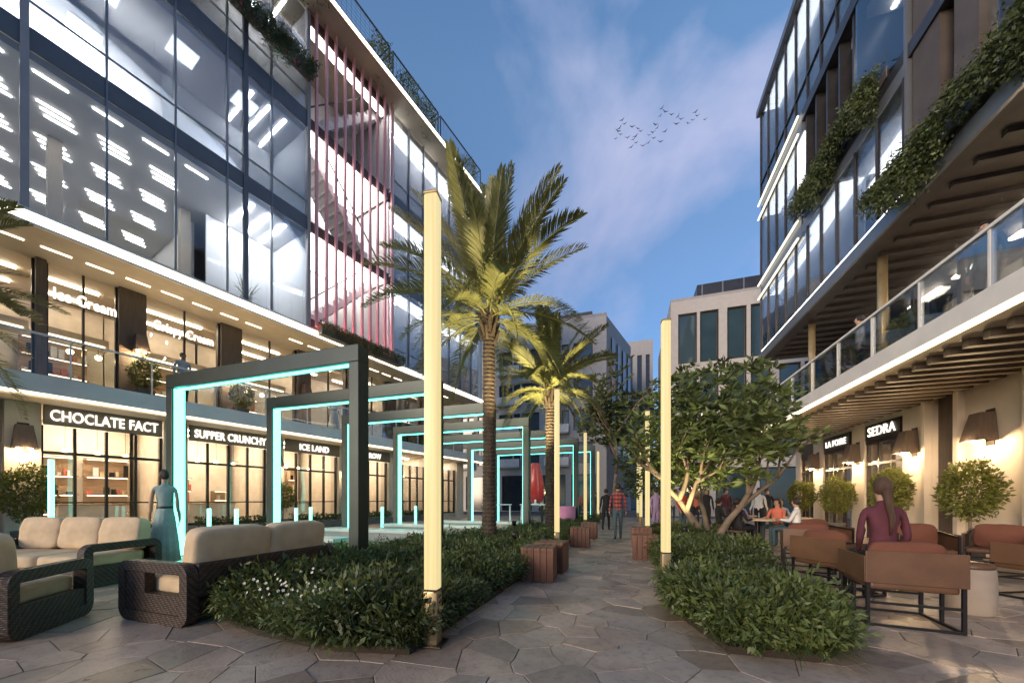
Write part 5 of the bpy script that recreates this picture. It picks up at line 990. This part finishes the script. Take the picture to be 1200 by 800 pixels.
def person(loc, rz, label, pose='stand', top='greyc', bottom='denim', skin='skin', hair='hair', hairlen=0, H=1.72, sleeves=False, skirt=None, arms='down', group=None, shoe='shoe', lean=0, bare=False):
    k = H / 1.75; a = empty('person', loc, rz, label, 'person', group); J = {}
    def s2(n, x, y, z, r): 
        for sd, sx in (('L', 1), ('R', -1)): J[n + sd] = (sx * x, y if not callable(y) else y(sx), z if not callable(z) else z(sx), r)
    if pose == 'sit': pz = .52
    else: pz = .95
    o = pz - .95
    J.update(pel=(0, 0, pz, .135), sp1=(0, -.005 + lean * .3, 1.10 + o, .118), sp2=(0, lean * .6, 1.24 + o, .128), chest=(0, lean * .9, 1.36 + o, .118), nb=(0, -.012 + lean, 1.455 + o, .062), nk=(0, .0 + lean * 1.05, 1.51 + o, .05), jaw=(0, .022 + lean * 1.1, 1.565 + o, .068), hd=(0, .012 + lean * 1.15, 1.64 + o, .088), tp=(0, -.003 + lean * 1.15, 1.70 + o, .066), nose=(0, .112 + lean * 1.15, 1.61 + o, .012))
    s2('sh', .168, lean * .9, 1.415 + o, .058)
    if arms == 'table': s2('el', .22, .10, 1.16 + o, .041); s2('wr', .15, .32, 1.20 + o, .029); hd_ = Vector((-.12, .9, -.05))
    elif arms == 'swing': s2('el', .225, lambda q: -.06 * q, 1.14 + o, .041); s2('wr', .24, lambda q: .10 * q + .03, .91 + o, .029); hd_ = Vector((0, .25, -.95))
    elif arms == 'lap': s2('el', .23, -.02, 1.15 + o, .041); s2('wr', .14, .20, 1.0 + o, .029); hd_ = Vector((-.3, .85, -.25))
    else: s2('el', .215, -.04, 1.15 + o, .041); s2('wr', .232, .03, .92 + o, .029); hd_ = Vector((0, .15, -.98))
    E_ = [('pel', 'sp1'), ('sp1', 'sp2'), ('sp2', 'chest'), ('chest', 'nb'), ('nb', 'nk'), ('nk', 'jaw'), ('jaw', 'hd'), ('hd', 'tp'), ('hd', 'nose')]
    for sd in 'LR':
        E_ += [('chest', 'sh' + sd), ('sh' + sd, 'el' + sd), ('el' + sd, 'wr' + sd)]
        w = Vector(J['wr' + sd][:3]); sx = 1 if sd == 'L' else -1; dv = Vector((hd_.x * sx, hd_.y, hd_.z)).normalized(); sv = Vector((0, 1, 0)) if abs(dv.z) > .7 else Vector((-sx, 0, 0)); pm = w + dv * .075; J['pm' + sd] = (*pm, .024); E_.append(('wr' + sd, 'pm' + sd)); cu = Vector((-sx * .25, 0, 0)) if abs(dv.z) > .7 else Vector((0, 0, -.4))
        for i, fl in enumerate((.062, .072, .067, .052)):
            b0 = pm + sv * (.027 - .018 * i) + dv * .025; m1 = b0 + (dv + cu * .4) * fl * .5; e1 = m1 + (dv + cu).normalized() * fl * .5
            for nm, v, q in (('b', b0, .0095), ('m', m1, .0085), ('e', e1, .0065)): J['f%d%s%s' % (i, nm, sd)] = (*v, q)
            E_ += [('pm' + sd, 'f%db%s' % (i, sd)), ('f%db%s' % (i, sd), 'f%dm%s' % (i, sd)), ('f%dm%s' % (i, sd), 'f%de%s' % (i, sd))]
        tb = w + dv * .035 + sv * .03; te = tb + (dv * .7 + sv * .6).normalized() * .05; J['tb' + sd] = (*tb, .0115); J['te' + sd] = (*te, .008); E_ += [('wr' + sd, 'tb' + sd), ('tb' + sd, 'te' + sd)]
    if pose == 'sit': s2('hip', .09, .05, pz - .02, .092); s2('kn', .105, .46, pz + .01, .062); s2('an', .105, .44, .09, .041); s2('to', .11, .58, .035, .036)
    elif pose == 'walk': s2('hip', .088, 0, .90, .09); s2('kn', .092, lambda q: .12 * q + .02, lambda q: .50, .06); s2('an', .09, lambda q: .22 * q - .05, lambda q: .09 if q > 0 else .14, .041); s2('to', .095, lambda q: .22 * q + .10, lambda q: .04 if q > 0 else .05, .036)
    else: s2('hip', .088, 0, .90, .09); s2('kn', .095, .015, .50, .06); s2('an', .1, -.02, .09, .041); s2('to', .115, .12, .04, .036)
    for sd in 'LR': E_ += [('pel', 'hip' + sd), ('hip' + sd, 'kn' + sd), ('kn' + sd, 'an' + sd), ('an' + sd, 'to' + sd)]
    names = list(J); ix = {n: i for i, n in enumerate(names)}; me = bpy.data.meshes.new('body'); me.from_pydata([Vector(J[n][:3]) for n in names], [(ix[p], ix[q]) for p, q in E_], []); ob = bpy.data.objects.new('body', me); COL.objects.link(ob)
    md = ob.modifiers.new('skin', 'SKIN'); md.use_smooth_shade = True; sv_ = me.skin_vertices[0].data
    for n in names: q = J[n][3]; sv_[ix[n]].radius = (q, q)
    sv_[ix['pel']].use_root = True
    md = ob.modifiers.new('sub', 'SUBSURF'); md.levels = md.render_levels = 1
    dg = bpy.context.evaluated_depsgraph_get(); m2 = bpy.data.meshes.new_from_object(ob.evaluated_get(dg)); bpy.data.objects.remove(ob); m2.name = 'body'
    zone = {}
    for p, q in E_:
        if p[:2] in ('wr', 'pm', 'tb') or p[0] == 'f' or p in ('nk', 'jaw', 'hd', 'nb'): z_ = 0
        elif p[:2] == 'el': z_ = 1 if sleeves else 0
        elif p[:2] == 'sh' and bare: z_ = 0
        elif p[:2] in ('sp', 'ch', 'sh') or (p, q) == ('pel', 'sp1'): z_ = 1
        elif p[:2] == 'an': z_ = 3
        else: z_ = 2
        zone[(p, q)] = z_
    segs = [(Vector(J[p][:3]), Vector(J[q][:3]), zone[(p, q)], J[p][3]) for p, q in E_]
    for mm in (skin, top, bottom, shoe): m2.materials.append(M[mm])
    for pg in m2.polygons:
        c = pg.center; best = 9
        for p, q, z_, rr in segs:
            d = q - p; t = max(0, min(1, (c - p).dot(d) / max(1e-6, d.length_squared))); ds = (c - p - d * t).length - rr * .6
            if ds < best: best = ds; pg.material_index = z_
    for v in m2.vertices:
        if 1.0 + o < v.co.z < 1.46 + o and abs(v.co.x) < .17: v.co.y = lean * .6 + (v.co.y - lean * .6) * .82; v.co.x *= 1.12
        elif .8 + o < v.co.z <= 1.0 + o and pose != 'sit': v.co.y *= .9; v.co.x *= 1.06
    m2.transform(Matrix.Scale(k, 4)); m2.polygons.foreach_set('use_smooth', [True] * len(m2.polygons)); bo = bpy.data.objects.new('body', m2); link(bo, a)
    hc = Vector(J['hd'][:3]); h_ = MB(); h_.ball(hc + Vector((0, -.016, .016)), (.086, .1, .1), 18)
    keep = MB(); keep.v = [tuple(Vector(v) * k) for v in h_.v]; 
    for f in h_.f:
        c = sum((Vector(h_.v[i]) for i in f), Vector()) / len(f) - hc
        if c.y > .055 and c.z < .055 or c.z < -.055 and c.y > -.03 or c.z < -.07: continue
        keep.f.append(f); keep.m.append(0)
    if hairlen:
        n0 = hc + Vector((0, -.085, -.02)); q = [n0 * k, (n0 + Vector((0, -.05, -.14))) * k, (n0 + Vector((.03, -.055, -.14 - hairlen * .5))) * k, (n0 + Vector((.015, -.04, -.14 - hairlen))) * k]; keep.tube(q, [.055 * k, .036 * k, .032 * k, .008 * k], 8)
    ho = keep.build('hair', M[hair], a, smooth=True)
    ey = MB()
    for sx in (-1, 1): ey.ball((Vector((sx * .032, .088, -.008)) + hc) * k, .009 * k, 6)
    ey.build('eyes', M['hair'], a, smooth=True)
    if skirt:
        m_, hem = skirt; b = MB(); pr_ = [(.135, 1.08), (.155, 1.0), (.175, .9), (.20, .7), (.235, .45), (.27, hem)]
        b.lathe([(r_ * k, z * k) for r_, z in pr_], 48, wob=lambda q, i: (1 + .07 * i / 5 * math.sin(q * 12 + .6 * i)) * (1 - .12 * abs(math.sin(q)))); b.build('skirt', M[m_], a, smooth=True); b = MB(); b.lathe([(.137 * k, 1.065 * k), (.140 * k, 1.075 * k), (.140 * k, 1.10 * k), (.135 * k, 1.105 * k)], 24, wob=lambda q, i: 1 - .1 * abs(math.sin(q))); b.build('belt', M['shoe'], a)
    return a
person((-7.95, 4.22, 0), R(55), 'woman in a pale belted dress standing beside the nearest teal frame, seen from behind', top='dress', bottom='dress', hair='hair', H=1.80, skirt=('dress', .14), bare=True).scale = (.78, .78, 1)
person((2.64, 4.96, .05), R(-4), 'woman in a maroon top with long plaited hair seated with her back to the viewer', 'sit', 'maroon', 'black', hair='hair2', hairlen=.30, H=1.92, sleeves=True, arms='lap').scale = (.80, .88, 1)
person((-.30, 11.64, 0), R(5), 'man in a red plaid shirt walking away along the walk', 'walk', 'plaid', 'denim', H=1.76, sleeves=True, arms='swing'); person((-.85, 15.0, 0), R(-6), 'person in black walking ahead of the plaid shirt', 'walk', 'black', 'black', H=1.7, sleeves=True, arms='swing')
person(lloc(.44, .35, 4.41), R(-100), 'man in grey standing on the shop balcony above the nearest teal frame', top='greyc', bottom='black', skin='skin2', H=1.74, sleeves=True)
person(lloc(6.0, .6, 4.41), R(-110), 'woman in a white dress on the balcony behind the teal frames', top='whitec', bottom='whitec', H=1.7, skirt=('whitec', .16))
person((5.75, 11.7, 4.325), R(70), 'person in grey leaning at the balcony rail opposite beside the yellow shrub', top='greyc', bottom='black', H=1.74, sleeves=True); person((5.85, 8.35, 4.325), R(110), 'person in dark clothes on the near end of the balcony opposite', 'stand', 'denim', 'black', H=1.7, sleeves=True)
diners = [((2.72, 10.75), -60, 'black', 'black', 'woman in black with long dark hair seated left of the dining table', .3), ((3.1, 12.1), -160, 'purple', 'black', 'diner in lilac facing the viewer across the table', 0), ((3.95, 11.75), 130, 'coral', 'denim', 'diner in coral at the right of the dining table', .2), ((4.0, 10.7), 60, 'whitec', 'denim', 'diner in white with back turned near the dining table', 0), ((4.55, 13.3), 180, 'greyc', 'denim', 'diner in grey at the table by the shrubs', 0), ((3.55, 14.45), 180, 'maroon', 'black', 'diner in maroon at the deepest table', .2), ((2.85, 13.4), -80, 'black', 'black', 'diner in black at the deepest table', 0)]
def stool(loc, label):
    s_ = empty('stool', loc, 0, label, 'stool', 'dining stools'); MB().lathe([(.19, .40), (.2, .42), (.2, .45), (.17, .46)], 18).build('seat', M['leather'], s_, smooth=True)
    for j in range(4): q = j * 1.5708 + .785; MB().tube([(.14 * math.cos(q), .14 * math.sin(q), .4), (.18 * math.cos(q), .18 * math.sin(q), 0)], .014, 6).build('leg', M['blackmetal'], s_)
for (x, y), rz, tp_, bt, lb, hl in diners: person((x, y, 0), R(rz), lb, 'sit', tp_, bt, hairlen=hl, H=1.72, sleeves=True, arms='table', group='people dining on the terrace'); stool((x, y, 0), 'small round stool under the ' + lb.split(' seated')[0].split(' at the')[0].split(' facing')[0].split(' with back')[0])
for k, (x, y, rz, tp_, bt, lb) in enumerate(((1.0, 14.6, 40, 'purple', 'purple', 'person in lilac standing behind the pole on the tree side'), (-2.6, 19.6, 190, 'redc', 'black', 'person in red standing near the last teal frame'), (-1.9, 22.5, 170, 'black', 'denim', 'far person in black near the end of the walk'), (2.2, 20.5, 200, 'whitec', 'denim', 'far person in white beyond the leafy tree'), (3.1, 19.0, 150, 'coral', 'black', 'far person in coral beyond the leafy tree'), (-4.3, 18.4, 120, 'greyc', 'black', 'person in grey beyond the red shell seat'), (2.9, 15.6, 170, 'black', 'black', 'person in black standing behind the dining group'), (3.7, 16.2, 200, 'maroon', 'denim', 'person in maroon standing behind the dining group'), (4.6, 15.4, 150, 'whitec', 'black', 'person in white near the clipped terrace shrubs'), (2.0, 15.2, 220, 'redc', 'denim', 'person in red just behind the tree trunks'), (5.3, 16.8, 180, 'black', 'denim', 'person in black deepest on the terrace'))):
    person((x, y, 0), R(rz), lb, 'stand', tp_, bt, H=1.7, sleeves=True, arms='swing', group='people far along the walk')
# ------------------------------------------------------------------ birds
bv = MB(); bv.add([(-.22, 0, 0), (-.05, .05, .02), (.2, 0, 0), (-.05, -.05, .02), (-.05, 0, -.05)], [(0, 1, 3), (1, 2, 3), (0, 4, 1), (1, 4, 2), (2, 4, 3), (3, 4, 0)]); bv.add([(.06, .02, .02), (-.10, .02, .02), (-.12, .25, .14), (.0, .27, .15), (-.16, .52, .10)], [(0, 1, 2, 3), (3, 2, 4)]); bv.add([(.06, -.02, .02), (-.10, -.02, .02), (-.12, -.25, .14), (.0, -.27, .15), (-.16, -.52, .10)], [(0, 3, 2, 1), (3, 4, 2)])
b0 = None; bp_ = [(175, 285), (205, 325), (150, 370), (130, 405), (155, 440), (105, 487), (235, 475), (285, 358), (345, 377), (378, 405), (322, 460), (300, 492), (325, 530), (275, 577), (400, 563), (460, 530), (465, 448), (510, 418), (535, 335), (557, 368), (515, 480), (587, 520), (640, 408), (587, 240), (608, 155), (638, 195), (710, 225), (782, 242), (812, 275), (760, 328), (888, 320), (938, 285), (968, 200), (990, 238), (1075, 277)]
for k, (u, v) in enumerate(bp_):
    x_, y_ = 710 + u / 9.23, 110 + v / 9.23; d = 62 + 9 * math.sin(k * 1.7); lat = (x_ - 600) / 420 * d; z = 1.25 + (585 - y_) / 420 * d
    if b0 is None: o = bv.build('bird', M['bird']); b0 = o
    else: o = bpy.data.objects.new('bird', b0.data); COL.objects.link(o)
    o.location = (-d * math.sin(TH) + lat * math.cos(TH), d * math.cos(TH) + lat * math.sin(TH), z); o.rotation_euler = (rnd.uniform(-.4, .4), rnd.uniform(-.2, .2), R(86) + rnd.uniform(-.6, .6)); o.scale = (.95,) * 3
    tag(o, 'small dark bird of the flock flying over the walk', 'bird', 'flock of birds in the sky')
